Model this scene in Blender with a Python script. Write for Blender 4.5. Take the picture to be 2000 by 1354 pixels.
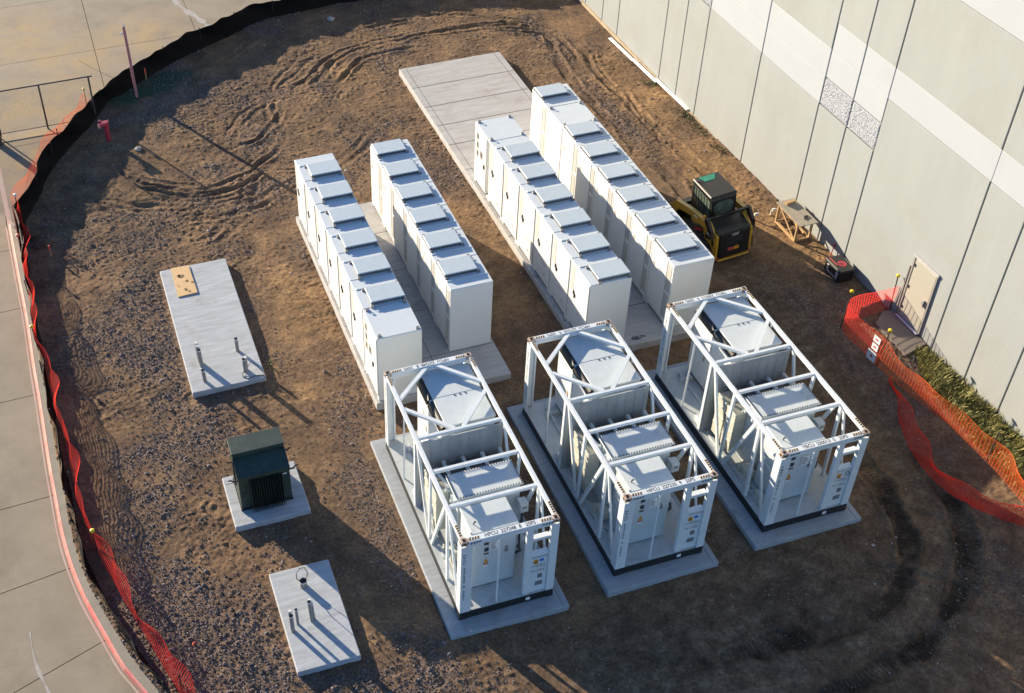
import bpy, math, random
import numpy as np
from mathutils import Matrix, Vector

random.seed(7)
rng = np.random.default_rng(11)
for o in list(bpy.data.objects):
    bpy.data.objects.remove(o)
S = bpy.context.scene
COL = S.collection

# ------------------------------------------------------------------ camera, sky, sun, exposure
cam = bpy.data.cameras.new('camera')
camo = bpy.data.objects.new('camera', cam)
COL.objects.link(camo)
CR = ((0.9573827741487659, 0.20578268247336368, -0.20266156852565748),
      (-0.28738521513155924, 0.608825171364179, -0.739419805548354),
      (-0.028774326873106517, 0.7661497231660694, 0.6420176320051925))
m = Matrix(CR).to_4x4()
m.translation = Vector((-6.47774891, -16.7480188, 25.11518581))
camo.matrix_world = m
cam.sensor_fit = 'HORIZONTAL'
cam.sensor_width = 36.0
cam.lens = 36.0 * 2396.2777642 / 2000.0
cam.shift_x = 0.136154
cam.shift_y = -0.042270
cam.clip_start = 0.5
cam.clip_end = 2000
S.camera = camo

SUN_EL = math.radians(14.0)
SUN_H = Vector((-0.459, 0.889, 0)).normalized()          # horizontal direction towards the sun
SUN_D = Vector((SUN_H.x * math.cos(SUN_EL), SUN_H.y * math.cos(SUN_EL), math.sin(SUN_EL)))
W = bpy.data.worlds.new('World')
S.world = W
W.use_nodes = True
wn = W.node_tree
bg = wn.nodes['Background']
sky = wn.nodes.new('ShaderNodeTexSky')
sky.sky_type = 'NISHITA'
sky.sun_disc = False
sky.sun_elevation = SUN_EL
sky.sun_rotation = math.atan2(SUN_D.x, SUN_D.y)
sky.air_density = 1.0
sky.dust_density = 0.1
sky.ozone_density = 5.0
wn.links.new(sky.outputs[0], bg.inputs[0])
bg.inputs[1].default_value = 0.08
sl = bpy.data.lights.new('sun', 'SUN')
sl.energy = 5.0
sl.angle = math.radians(0.5)
sl.color = (1.0, 0.835, 0.61)
so = bpy.data.objects.new('sun', sl)
COL.objects.link(so)
so.rotation_euler = SUN_D.to_track_quat('Z', 'Y').to_euler()
so.location = (0, 0, 40)
vs = S.view_settings
S.display_settings.display_device = 'sRGB'
vs.view_transform = 'Standard'
vs.look = 'None'
vs.gamma = 1
vs.use_curve_mapping = False
vs.exposure = 1.5
S.render.engine = 'CYCLES'
S.cycles.max_bounces = 6

# ------------------------------------------------------------------ materials
def mat(name, col, rough=0.6, metal=0.0, var=0.0, vscale=3.0, col2=None, bump=0.0, bscale=40.0, spec=0.5, stretch=None, speck=0.0, coat=0.0, dust=None, through=0.0):
    mt = bpy.data.materials.new(name)
    mt.use_nodes = True
    nt = mt.node_tree
    b = nt.nodes['Principled BSDF']
    b.inputs['Roughness'].default_value = rough
    b.inputs['Metallic'].default_value = metal
    b.inputs['Specular IOR Level'].default_value = spec
    if coat:
        b.inputs['Coat Weight'].default_value = coat
    c = (*col, 1)
    b.inputs['Base Color'].default_value = c
    tc = None
    def coords():
        nonlocal tc
        if tc is None:
            tc = nt.nodes.new('ShaderNodeNewGeometry')
            if stretch:
                mp = nt.nodes.new('ShaderNodeMapping')
                mp.inputs['Scale'].default_value = stretch
                nt.links.new(tc.outputs['Position'], mp.inputs['Vector'])
                return mp.outputs[0]
        if stretch:
            return [n for n in nt.nodes if n.bl_idname == 'ShaderNodeMapping'][0].outputs[0]
        return tc.outputs['Position']
    if var > 0 or col2:
        n = nt.nodes.new('ShaderNodeTexNoise')
        n.inputs['Scale'].default_value = vscale
        n.inputs['Detail'].default_value = 8
        n.inputs['Roughness'].default_value = 0.65
        nt.links.new(coords(), n.inputs['Vector'])
        r = nt.nodes.new('ShaderNodeValToRGB')
        r.color_ramp.elements[0].position = 0.32
        r.color_ramp.elements[1].position = 0.68
        d = col2 if col2 else tuple(max(0, v * (1 - var)) for v in col)
        r.color_ramp.elements[0].color = (*d, 1)
        r.color_ramp.elements[1].color = c
        nt.links.new(n.outputs['Fac'], r.inputs[0])
        last = r.outputs[0]
        if speck > 0:
            n2 = nt.nodes.new('ShaderNodeTexNoise')
            n2.inputs['Scale'].default_value = 23
            n2.inputs['Detail'].default_value = 6
            nt.links.new(coords(), n2.inputs['Vector'])
            r2 = nt.nodes.new('ShaderNodeValToRGB')
            r2.color_ramp.elements[0].position = 0.30
            r2.color_ramp.elements[1].position = 0.42
            r2.color_ramp.elements[0].color = (1 - speck,) * 3 + (1,)
            r2.color_ramp.elements[1].color = (1, 1, 1, 1)
            nt.links.new(n2.outputs['Fac'], r2.inputs[0])
            mx = nt.nodes.new('ShaderNodeMix')
            mx.data_type = 'RGBA'
            mx.blend_type = 'MULTIPLY'
            mx.inputs[0].default_value = 1
            nt.links.new(last, mx.inputs[6])
            nt.links.new(r2.outputs[0], mx.inputs[7])
            last = mx.outputs[2]
        if dust:
            # brown mud and foot traffic in blotches of its own
            dcol, dsc, dlo, dhi = dust
            n3 = nt.nodes.new('ShaderNodeTexNoise')
            n3.inputs['Scale'].default_value = dsc
            n3.inputs['Detail'].default_value = 10
            n3.inputs['Roughness'].default_value = 0.72
            g3 = nt.nodes.new('ShaderNodeNewGeometry')
            nt.links.new(g3.outputs['Position'], n3.inputs['Vector'])
            r3 = nt.nodes.new('ShaderNodeValToRGB')
            r3.color_ramp.elements[0].position = dlo
            r3.color_ramp.elements[1].position = dhi
            r3.color_ramp.elements[1].color = (.75, .75, .75, 1)
            nt.links.new(n3.outputs['Fac'], r3.inputs[0])
            m3 = nt.nodes.new('ShaderNodeMix')
            m3.data_type = 'RGBA'
            nt.links.new(r3.outputs[0], m3.inputs[0])
            nt.links.new(last, m3.inputs[6])
            m3.inputs[7].default_value = (*dcol, 1)
            last = m3.outputs[2]
        nt.links.new(last, b.inputs['Base Color'])
    if through > 0:
        tr = nt.nodes.new('ShaderNodeBsdfTranslucent')
        tr.inputs['Color'].default_value = c
        ms = nt.nodes.new('ShaderNodeMixShader')
        ms.inputs[0].default_value = through
        out = nt.nodes['Material Output']
        nt.links.new(b.outputs[0], ms.inputs[1])
        nt.links.new(tr.outputs[0], ms.inputs[2])
        nt.links.new(ms.outputs[0], out.inputs['Surface'])
    if bump > 0:
        n = nt.nodes.new('ShaderNodeTexNoise')
        n.inputs['Scale'].default_value = bscale
        n.inputs['Detail'].default_value = 5
        nt.links.new(coords(), n.inputs['Vector'])
        bp = nt.nodes.new('ShaderNodeBump')
        bp.inputs['Strength'].default_value = 1.0
        bp.inputs['Distance'].default_value = bump
        nt.links.new(n.outputs['Fac'], bp.inputs['Height'])
        nt.links.new(bp.outputs[0], b.inputs['Normal'])
    return mt

M = {}
M['cab'] = mat('cabinet_white_paint', (0.70, 0.715, 0.71), 0.42, var=0.04, vscale=1.5)
M['roof'] = mat('cabinet_roof_sky_tint', (0.60, 0.66, 0.70), 0.38, var=0.07, vscale=5)  # roof white tinted blue to stand in for sky reflection
M['hatch'] = mat('hatch_galvanised', (0.46, 0.545, 0.61), 0.45, var=0.10, vscale=6)
M['seal'] = mat('grey_rubber_seal', (0.10, 0.10, 0.11), 0.6, var=0.2)
M['lug'] = mat('grey_lug_metal', (0.28, 0.28, 0.28), 0.5, 0.3, var=0.2)
M['grille'] = mat('grille_grey', (0.52, 0.52, 0.49), 0.6, var=0.1)
M['dark'] = mat('dark_grey_plastic', (0.05, 0.05, 0.055), 0.4, var=0.2)
M['screen'] = mat('screen_grey', (0.20, 0.19, 0.17), 0.25, var=0.2)
M['black'] = mat('black_plastic', (0.012, 0.012, 0.013), 0.4, var=0.2)
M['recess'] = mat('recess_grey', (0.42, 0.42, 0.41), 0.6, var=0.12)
M['steel'] = mat('skid_frame_paint', (0.70, 0.755, 0.79), 0.4, var=0.12, vscale=4, speck=0.10, dust=((.40, .33, .26), 3.2, .62, .82))
M['steel2'] = mat('equipment_grey_paint', (0.55, 0.61, 0.64), 0.42, var=0.10, vscale=4, speck=0.10, dust=((.36, .33, .29), 2.6, .58, .84))
M['deck'] = mat('skid_deck_paint', (0.46, 0.505, 0.53), 0.5, var=0.2, vscale=3, speck=0.16, dust=((.24, .19, .14), 1.9, .55, .80))
M['galv'] = mat('firewall_galvanised', (0.46, 0.51, 0.55), 0.4, 0.25, var=0.25, vscale=2.0, stretch=(1, 1, 0.25))
M['rad'] = mat('radiator_beige', (0.50, 0.50, 0.43), 0.5, var=0.12)
M['raddark'] = mat('radiator_core_grey', (0.20, 0.20, 0.20), 0.5, var=0.2)
M['skidblack'] = mat('skid_base_black', (0.016, 0.017, 0.018), 0.45, var=0.4, vscale=6)
M['rust'] = mat('corner_casting_rust', (0.30, 0.13, 0.06), 0.85, var=0.5, vscale=14, col2=(0.50, 0.47, 0.43))
M['hazy'] = mat('hazard_yellow', (0.74, 0.60, 0.40), 0.5, var=0.1)
M['ink'] = mat('black_lettering', (0.015, 0.015, 0.02), 0.5, var=0.1)
M['paper'] = mat('white_paper', (0.78, 0.78, 0.80), 0.7, var=0.04)
M['orangestick'] = mat('orange_sticker', (0.62, 0.28, 0.03), 0.5, var=0.05)
M['bluestick'] = mat('blue_sticker', (0.03, 0.16, 0.62), 0.4, var=0.05)
M['redstick'] = mat('red_sticker', (0.45, 0.08, 0.06), 0.5, var=0.05)
M['greystick'] = mat('grey_nameplate', (0.22, 0.24, 0.26), 0.4, 0.3, var=0.1)
M['conc'] = mat('pad_concrete', (0.37, 0.405, 0.44), 0.85, var=0.22, vscale=2.2, bump=0.006, bscale=60, stretch=(1, 5, 1), speck=0.14, dust=((.22, .17, .12), 1.6, .54, .80))
M['concwarm'] = mat('pad_concrete_warm', (0.46, 0.455, 0.455), 0.85, var=0.24, vscale=1.6, bump=0.006, bscale=60, stretch=(0.6, 4, 1), speck=0.16, dust=((.26, .20, .14), 1.1, .52, .82))
M['concgrey'] = mat('pad_concrete_grey', (0.45, 0.49, 0.53), 0.85, var=0.30, vscale=1.5, bump=0.007, bscale=50, stretch=(0.8, 6, 1), speck=0.16, dust=((.22, .17, .13), 1.9, .56, .82))
M['groove'] = mat('joint_dark', (0.10, 0.09, 0.08), 0.9, var=0.3)
M['green'] = mat('transformer_green', (0.042, 0.062, 0.048), 0.42, var=0.35, vscale=5, col2=(0.018, 0.032, 0.026))
M['greendk'] = mat('radiator_dark_green', (0.012, 0.020, 0.017), 0.45, var=0.2)
M['ply'] = mat('plywood', (0.62, 0.42, 0.21), 0.75, var=0.2, vscale=5, stretch=(6, 1, 1))
M['plystain'] = mat('plywood_stain', (0.24, 0.13, 0.05), 0.8, var=0.3, vscale=20)
M['plyold'] = mat('weathered_plywood', (0.36, 0.32, 0.25), 0.85, var=0.35, vscale=5, speck=0.35)
M['lumber'] = mat('lumber', (0.52, 0.34, 0.16), 0.75, var=0.25, vscale=8)
M['pvcgrey'] = mat('conduit_grey_pvc', (0.26, 0.26, 0.25), 0.5, var=0.15)
M['pvcend'] = mat('conduit_end_pale', (0.62, 0.62, 0.60), 0.5, var=0.05)
M['pvcw'] = mat('white_pvc', (0.78, 0.76, 0.70), 0.45, var=0.06)
M['cable'] = mat('black_cable', (0.02, 0.02, 0.022), 0.5, var=0.2)
M['orange'] = mat('orange_netting', (0.80, 0.125, 0.03), 0.5, var=0.15, vscale=3, through=.35)
M['orange2'] = mat('faded_red_netting', (0.88, 0.060, 0.045), 0.45, var=0.2, vscale=2, through=.55)
M['yellow'] = mat('yellow_plastic_cap', (0.80, 0.55, 0.03), 0.45, var=0.1)
M['silt'] = mat('black_silt_fabric', (0.005, 0.005, 0.006), 0.6, spec=0.12, var=0.35, vscale=4, bump=0.01, bscale=9)
M['stake'] = mat('dark_steel_stake', (0.035, 0.028, 0.025), 0.7, var=0.3)
M['gate'] = mat('galvanised_gate_pipe', (0.085, 0.08, 0.075), 0.6, 0.2, var=0.2)
M['wire'] = mat('chain_link_wire', (0.17, 0.16, 0.14), 0.6, 0.4, var=0.2)
M['pink'] = mat('faded_pink_paint', (0.40, 0.13, 0.15), 0.55, var=0.3, vscale=6, col2=(0.46, 0.23, 0.23))
M['red'] = mat('red_paint', (0.42, 0.04, 0.06), 0.45, var=0.2, vscale=6)
M['kerbred'] = mat('kerb_red_paint', (0.62, 0.11, 0.10), 0.7, var=0.4, vscale=3, col2=(0.55, 0.26, 0.22))
M['kerbpink'] = mat('worn_pink_paint', (0.46, 0.27, 0.24), 0.75, var=0.3, vscale=3, col2=(0.40, 0.34, 0.29))
M['road'] = mat('road_concrete', (0.335, 0.29, 0.235), 0.85, var=0.22, vscale=0.8, bump=0.004, bscale=50, speck=0.10)
M['kerb'] = mat('kerb_concrete', (0.29, 0.265, 0.225), 0.85, var=0.25, vscale=2, bump=0.006, bscale=40)
M['patch'] = mat('road_white_patch', (0.42, 0.40, 0.37), 0.8, var=0.4, vscale=6)
M['tan'] = mat('warehouse_grey_panel', (0.305, 0.328, 0.328), 0.75, var=0.09, vscale=0.9, bump=0.003, bscale=30, stretch=(1, 1, .22), dust=((.26, .265, .245), .5, .5, .8))
M['wallw'] = mat('warehouse_white_panel', (0.385, 0.415, 0.45), 0.7, var=0.06, vscale=0.7, bump=0.002, bscale=30)
M['rough'] = mat('rough_split_face_panel', (0.40, 0.42, 0.46), 0.9, var=0.30, vscale=16)
M['gap'] = mat('panel_joint_sealant', (0.055, 0.055, 0.058), 0.8, var=0.1)
M['foot'] = mat('footing_concrete', (0.45, 0.36, 0.24), 0.9, var=0.3, vscale=3)
M['door'] = mat('door_beige', (0.38, 0.365, 0.31), 0.55, var=0.05)
M['doorframe'] = mat('door_frame_grey', (0.30, 0.28, 0.26), 0.5, var=0.1)
M['alu'] = mat('threshold_aluminium', (0.62, 0.61, 0.66), 0.35, 0.6, var=0.1)
M['stoop'] = mat('stoop_concrete', (0.20, 0.17, 0.145), 0.9, var=0.2, vscale=3, speck=0.2)
M['trimw'] = mat('white_trim_board', (0.80, 0.80, 0.80), 0.5, var=0.03)
M['cy'] = mat('loader_yellow', (0.60, 0.34, 0.03), 0.42, var=0.25, vscale=5, coat=0.1, dust=((.16, .115, .07), 4.0, .50, .78))
M['ck'] = mat('loader_black', (0.020, 0.020, 0.019), 0.42, var=0.4, vscale=7, dust=((.10, .075, .05), 3.5, .56, .85))
M['cgl'] = mat('cab_glass', (0.05, 0.075, 0.065), 0.08, var=0.5, vscale=8, col2=(0.13, 0.17, 0.14))
M['cgreen'] = mat('green_skylight', (0.03, 0.30, 0.20), 0.2, var=0.3, vscale=5)
M['rubber'] = mat('rubber_track', (0.04, 0.036, 0.033), 0.9, var=0.4, dust=((.13, .09, .055), 5, .42, .6))
M['amber'] = mat('amber_lens', (0.75, 0.33, 0.02), 0.3, var=0.05)
M['tape'] = mat('orange_flag_tape', (0.75, 0.10, 0.06), 0.5, var=0.1)
M['glassy'] = mat('gauge_glass', (0.05, 0.05, 0.06), 0.15, var=0.1)

# ------------------------------------------------------------------ mesh helpers
class MB:
    def __init__(s):
        s.v, s.f, s.mi, s.marks = [], [], [], []
    def add(s, vs, fs, mi=0):
        n = len(s.v)
        s.marks.append((n, len(vs), len(s.f), len(fs)))
        s.v += [tuple(v) for v in vs]
        s.f += [tuple(i + n for i in f) for f in fs]
        s.mi += [mi] * len(fs)
        return s
    def box(s, x0, x1, y0, y1, z0, z1, c=0.0, mi=0):
        if x1 < x0: x0, x1 = x1, x0
        if y1 < y0: y0, y1 = y1, y0
        if z1 < z0: z0, z1 = z1, z0
        c = min(c, (x1 - x0) * .45, (y1 - y0) * .45, (z1 - z0) * .45)
        if c <= 0:
            vs = [(x0, y0, z0), (x1, y0, z0), (x1, y1, z0), (x0, y1, z0), (x0, y0, z1), (x1, y0, z1), (x1, y1, z1), (x0, y1, z1)]
            return s.add(vs, [(3, 2, 1, 0), (4, 5, 6, 7), (0, 1, 5, 4), (1, 2, 6, 5), (2, 3, 7, 6), (3, 0, 4, 7)], mi)
        vs = []
        for z, i in ((z0, c), (z0 + c, 0), (z1 - c, 0), (z1, c)):
            a, b, d, e = x0 + i, x1 - i, y0 + i, y1 - i
            k = c if i == 0 else 0
            vs += [(a + k, d, z), (b - k, d, z), (b, d + k, z), (b, e - k, z), (b - k, e, z), (a + k, e, z), (a, e - k, z), (a, d + k, z)]
        fs = [tuple(range(7, -1, -1)), tuple(range(24, 32))]
        for r in range(3):
            for i in range(8):
                j = (i + 1) % 8
                fs.append((r * 8 + i, r * 8 + j, r * 8 + 8 + j, r * 8 + 8 + i))
        return s.add(vs, fs, mi)
    def bar(s, a, b, w, h, up=(0, 0, 1), mi=0):
        """rectangular bar from a to b; w sideways, h along up"""
        a, b = Vector(a), Vector(b)
        d = (b - a).normalized()
        u = Vector(up)
        if abs(d.dot(u)) > 0.98:
            u = Vector((0, 1, 0))
        sd = d.cross(u).normalized()
        u = sd.cross(d).normalized()
        vs = []
        for p in (a, b):
            for i, j in ((-1, -1), (1, -1), (1, 1), (-1, 1)):
                vs.append(p + sd * (w / 2 * i) + u * (h / 2 * j))
        return s.add(vs, [(0, 1, 2, 3), (7, 6, 5, 4), (0, 4, 5, 1), (1, 5, 6, 2), (2, 6, 7, 3), (3, 7, 4, 0)], mi)
    def tube(s, pts, r, n=8, cap=True, mi=0, rs=None):
        pts = [Vector(p) for p in pts]
        vs, fs = [], []
        for i, p in enumerate(pts):
            d = (pts[min(i + 1, len(pts) - 1)] - pts[max(i - 1, 0)]).normalized()
            u = Vector((0, 0, 1)) if abs(d.z) < 0.9 else Vector((1, 0, 0))
            a = d.cross(u).normalized()
            b = d.cross(a).normalized()
            rr = rs[i] if rs else r
            for k in range(n):
                t = 2 * math.pi * k / n
                vs.append(p + a * (rr * math.cos(t)) + b * (rr * math.sin(t)))
        for i in range(len(pts) - 1):
            for k in range(n):
                j = (k + 1) % n
                fs.append((i * n + k, i * n + j, i * n + n + j, i * n + n + k))
        if cap:
            fs.append(tuple(range(n - 1, -1, -1)))
            q = (len(pts) - 1) * n
            fs.append(tuple(range(q, q + n)))
        return s.add(vs, fs, mi)
    def prism(s, poly, axis, a, b, mi=0):
        """polygon given in the two other axes (in xyz order), extruded along axis from a to b"""
        n = len(poly)
        vs = []
        for t in (a, b):
            for p in poly:
                q = list(p)
                q.insert(axis, t)
                vs.append(tuple(q))
        fs = [tuple(range(n - 1, -1, -1)), tuple(range(n, 2 * n))]
        for i in range(n):
            j = (i + 1) % n
            fs.append((i, j, n + j, n + i))
        return s.add(vs, fs, mi)
    def mesh(s, name, mats):
        me = bpy.data.meshes.new(name)
        me.from_pydata(s.v, [], s.f)
        if not isinstance(mats, (list, tuple)):
            mats = [mats]
        for q in mats:
            me.materials.append(M[q] if isinstance(q, str) else q)
        if len(mats) > 1:
            me.polygons.foreach_set('material_index', s.mi)
        me.validate()
        import bmesh
        bm = bmesh.new()
        bm.from_mesh(me)
        bmesh.ops.recalc_face_normals(bm, faces=bm.faces)
        bm.to_mesh(me)
        bm.free()
        me.update()
        return me
    def each(s, name, mats, parent=None, sm=False):
        """every primitive added becomes an object of its own"""
        out = []
        for v0, nv, f0, nf in s.marks:
            q = MB()
            q.v = s.v[v0:v0 + nv]
            q.f = [tuple(i - v0 for i in f) for f in s.f[f0:f0 + nf]]
            q.mi = [0] * nf
            o = q.build(name, mats, parent)
            out.append(smooth(o) if sm else o)
        return out
    def stuff(s, name, mats, parent=None):
        """pieces too small to pick apart, joined"""
        o = s.build(name, mats, parent)
        o['kind'] = 'stuff'
        return o
    def build(s, name, mats, parent=None, loc=(0, 0, 0), rz=0.0):
        return link(name, s.mesh(name, mats), parent, loc, rz)

def link(name, me, parent=None, loc=(0, 0, 0), rz=0.0):
    o = bpy.data.objects.new(name, me)
    COL.objects.link(o)
    o.location = loc
    o.rotation_euler = (0, 0, rz)
    if parent is not None:
        o.parent = parent
    return o

def smooth(o, ang=40):
    for p in o.data.polygons:
        p.use_smooth = True
    try:
        o.data.set_sharp_from_angle(angle=math.radians(ang))
    except Exception:
        pass
    return o

def thing(name, label, cat, loc=(0, 0, 0), rz=0.0, group=None):
    o = link(name, None, None, loc, rz)
    return tag(o, label, cat, group)

def tag(o, label, cat, group=None):
    o['label'] = label
    o['category'] = cat
    if group:
        o['group'] = group
    return o

def copy_tree(o, parent=None):
    c = o.copy()
    COL.objects.link(c)
    if parent is not None:
        c.parent = parent
    for ch in list(o.children):
        copy_tree(ch, c)
    return c

def text_mesh(body, size, mt, sx=1.0):
    cu = bpy.data.curves.new('lettering', 'FONT')
    cu.body = body
    cu.size = size
    cu.align_x = 'CENTER'
    cu.align_y = 'CENTER'
    cu.resolution_u = 2
    cu.offset = size * 0.012
    o = bpy.data.objects.new('lettering', cu)
    COL.objects.link(o)
    bpy.context.view_layer.update()
    dg = bpy.context.evaluated_depsgraph_get()
    me = bpy.data.meshes.new_from_object(o.evaluated_get(dg))
    bpy.data.objects.remove(o)
    bpy.data.curves.remove(cu)
    me.name = 'lettering'
    me.transform(Matrix.Diagonal((sx, 1, 1, 1)))
    me.materials.clear()
    me.materials.append(M[mt])
    return me

def text(body, size, mt, parent, loc, xdir, ydir, sx=1.0, name='lettering'):
    """flat print: xdir is the reading direction, ydir points to the top of the letters"""
    me = text_mesh(body, size, mt, sx)
    x, y = Vector(xdir).normalized(), Vector(ydir).normalized()
    z = x.cross(y)
    mm = Matrix((x, y, z)).transposed().to_4x4()
    me.transform(mm)
    o = link(name, me, parent, loc)
    o['kind'] = 'stuff'
    return o

ORD = ['first', 'second', 'third', 'fourth', 'fifth', 'sixth', 'seventh', 'eighth', 'ninth', 'tenth']

# ------------------------------------------------------------------ boundary of the earth yard (kerb on the left, silt fence at the far side)
BND = [(-5.6, -3.6), (-6.6, -1.4), (-7.3, .3), (-7.8, 1.5), (-8.15, 2.6), (-8.5, 3.8), (-8.7, 4.9), (-8.8, 6), (-8.85, 7.5), (-8.9, 9), (-8.95, 11), (-9.0, 13),
       (-9.05, 15.4), (-9.1, 18), (-9.0, 19.8), (-8.84, 20.8), (-8.26, 22.03), (-7.86, 23.33), (-7.04, 24.74), (-5.71, 26.66), (-4.99, 27.86),
       (-4.15, 28.5), (-1.85, 30.35), (.42, 31.56), (2.16, 32.55), (3.87, 32.82), (5.62, 33.14), (7.04, 33.05), (9.5, 32.9), (13, 32.4), (16.6, 31.9)]

def resample(pts, step):
    """smooth (Catmull-Rom) and resample a polyline at about step metres"""
    P = [np.array(p, float) for p in pts]
    out = []
    for i in range(len(P) - 1):
        p0, p1, p2, p3 = P[max(i - 1, 0)], P[i], P[i + 1], P[min(i + 2, len(P) - 1)]
        n = max(1, int(np.linalg.norm(p2 - p1) / step))
        for k in range(n):
            t = k / n
            out.append(0.5 * ((2 * p1) + (-p0 + p2) * t + (2 * p0 - 5 * p1 + 4 * p2 - p3) * t * t + (-p0 + 3 * p1 - 3 * p2 + p3) * t ** 3))
    out.append(P[-1])
    return np.array(out)

def wall_ground(y):
    return np.interp(y, [-8, -2, 5, 9, 14, 20, 29, 40], [.22, .24, .2, .03, 0.0, -.1, -.32, -.4])

def ground_base(x, y):
    t = np.clip((x - 12.3) / 3.2, 0, 1)
    t = t * t * (3 - 2 * t)
    return -0.1 + t * (wall_ground(y) + 0.1)

# ------------------------------------------------------------------ ground
def vnoise(X, Y, cell, seed):
    """smooth value noise on arrays of coordinates"""
    r = np.random.default_rng(seed)
    G = r.random((256, 256)).astype(np.float32)
    u, v = X / cell + 1000, Y / cell + 1000
    iu, iv = np.floor(u).astype(int), np.floor(v).astype(int)
    fu, fv = u - iu, v - iv
    fu = fu * fu * (3 - 2 * fu)
    fv = fv * fv * (3 - 2 * fv)
    a, b = G[iu % 256, iv % 256], G[(iu + 1) % 256, iv % 256]
    c, d = G[iu % 256, (iv + 1) % 256], G[(iu + 1) % 256, (iv + 1) % 256]
    return (a + (b - a) * fu) * (1 - fv) + (c + (d - c) * fu) * fv - 0.5

def blobs(X, Y, L):
    o = np.zeros_like(X)
    for x, y, rx, ry, a in L:
        o += a * np.exp(-(((X - x) / rx) ** 2 + ((Y - y) / ry) ** 2))
    return o

# centres of the wheel and crawler tracks seen in the yard: (points, half width, depth, cleat)
TRACKS = [
    ([(12.0, 3.2), (12.3, 1.6), (12.07, .24), (11.9, -.71), (11.36, -1.76), (10.45, -2.5), (9.18, -2.87), (7.91, -2.95), (6.0, -2.8), (4.2, -2.7)], .25, .085, 1),
    ([(13.3, 2.0), (13.55, .6), (13.42, -.61), (13.04, -1.69), (12.16, -2.76), (10.97, -3.59), (9.6, -4.09), (8.08, -4.35), (6.2, -4.5), (3.8, -4.6)], .26, .085, 1),
    ([(13.2, 10), (12.9, 8), (12.7, 6), (12.4, 4.4), (12.0, 3.2)], .2, .03, 0),
    ([(14.1, 10), (14.0, 7), (13.7, 4.6), (13.3, 2.0)], .2, .03, 0),
    ([(13.9, 28.5), (13.2, 24), (13.3, 20), (13.6, 16), (13.9, 12)], .25, .05, 0),
    ([(15.0, 29), (14.6, 24.5), (14.7, 20.5), (14.9, 16), (15.0, 13.5)], .22, .04, 0),
    ([(-9.0, 13.5), (-8.2, 16), (-7.9, 18.2), (-7.6, 19.5)], .2, .015, 0),
    ([(-8.1, 7.0), (-7.9, 9.0), (-7.95, 11.0), (-8.0, 13)], .28, .015, 0),
]
ARCS_PX = []   # world polylines of the curved scuffs
def arc(cx, cy, r, a0, a1, w, d, sq=1.0):
    n = 14
    pts = [(cx + r * math.cos(math.radians(a0 + (a1 - a0) * k / n)), cy + sq * r * math.sin(math.radians(a0 + (a1 - a0) * k / n))) for k in range(n + 1)]
    TRACKS.append((pts, w * .8, d * .62, 0))
# long sweeping scuffs of the machine's turns
for pts in [[(2.9, 26.26), (4.15, 27.69), (5.68, 28.36), (7.59, 28.63), (9.51, 28.82), (11.66, 28.9), (13.49, 28.08), (14.22, 26.44), (14.06, 24.6)], [(1.74, 25.39), (2.85, 26.94), (4.31, 28.28), (6.27, 28.82), (8.17, 29.01)], [(3.94, 26.11), (5.01, 27.2), (6.43, 27.85), (8.27, 27.9)], [(-5.52, 23.06), (-5.0, 22.05), (-4.18, 21.21), (-3.15, 20.61), (-2.04, 20.5), (-0.82, 20.85), (0.34, 21.71), (1.21, 22.84)], [(-5.15, 21.62), (-3.73, 20.5), (-2.52, 19.95), (-1.16, 20.16), (0.37, 20.97)], [(-4.46, 19.42), (-3.47, 18.82), (-2.43, 18.53), (-0.92, 18.66), (0.37, 19.36)], [(-6.05, 21.14), (-4.72, 20.11), (-3.68, 19.68)], [(14.72, 28.15), (14.7, 25.92), (14.52, 23.0), (14.44, 19.6), (14.52, 16.8)], [(11.62, 28.16), (12.69, 27.87), (13.47, 27.34), (13.52, 25.63)], [(-1.63, 22.62), (-0.6, 22.82), (0.57, 23.57), (1.68, 24.79)], [(6.22, 30.21), (8.11, 30.29), (10.6, 30.58)], [(0.69, 32.11), (3.37, 31.75), (5.2, 31.6)]]:
    TRACKS.append((pts, .10, .050, 0))
    TRACKS.append(([(x + .30, y + .16) for x, y in pts[:-1]], .07, .035, 0))
for cx, cy, r, a0, a1 in ((-2.0, 23.5, 4.4, 215, 330), (-2.6, 24.2, 4.9, 200, 300), (6.2, 24.4, 7.6, 70, 160), (6.6, 24.0, 5.4, 110, 190), (9.2, 26.6, 3.9, 20, 120),
                         (2.4, 22.5, 3.2, 60, 170), (1.0, 24.5, 4.0, 250, 340), (-4.5, 20.5, 3.4, 280, 380), (10.5, 24, 5.2, 20, 80), (5, 29, 6, 60, 140)):
    arc(cx, cy, r, a0, a1, .11, .034)
    arc(cx, cy, r + .45, a0 + 6, a1 - 4, .10, .030)
# crossing marks in the trafficked corner
for a, b in (((9.5, -1.2), (12.6, -3.6)), ((11.4, .6), (13.6, -2.6)), ((7.2, -3.9), (10.6, -1.9)), ((12.2, -4.2), (14.4, -1.4)), ((3.4, -2.2), (7.6, -4.6))):
    TRACKS.append(([a, ((a[0] + b[0]) / 2 + .3, (a[1] + b[1]) / 2 + .2), b], .16, .030, 0))
for r, a0, a1, d in ((3.0, 205, 320, .03), (5.3, 225, 325, .03)):
    arc(-2.4, 23.8, r, a0, a1, .10, d)

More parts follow.
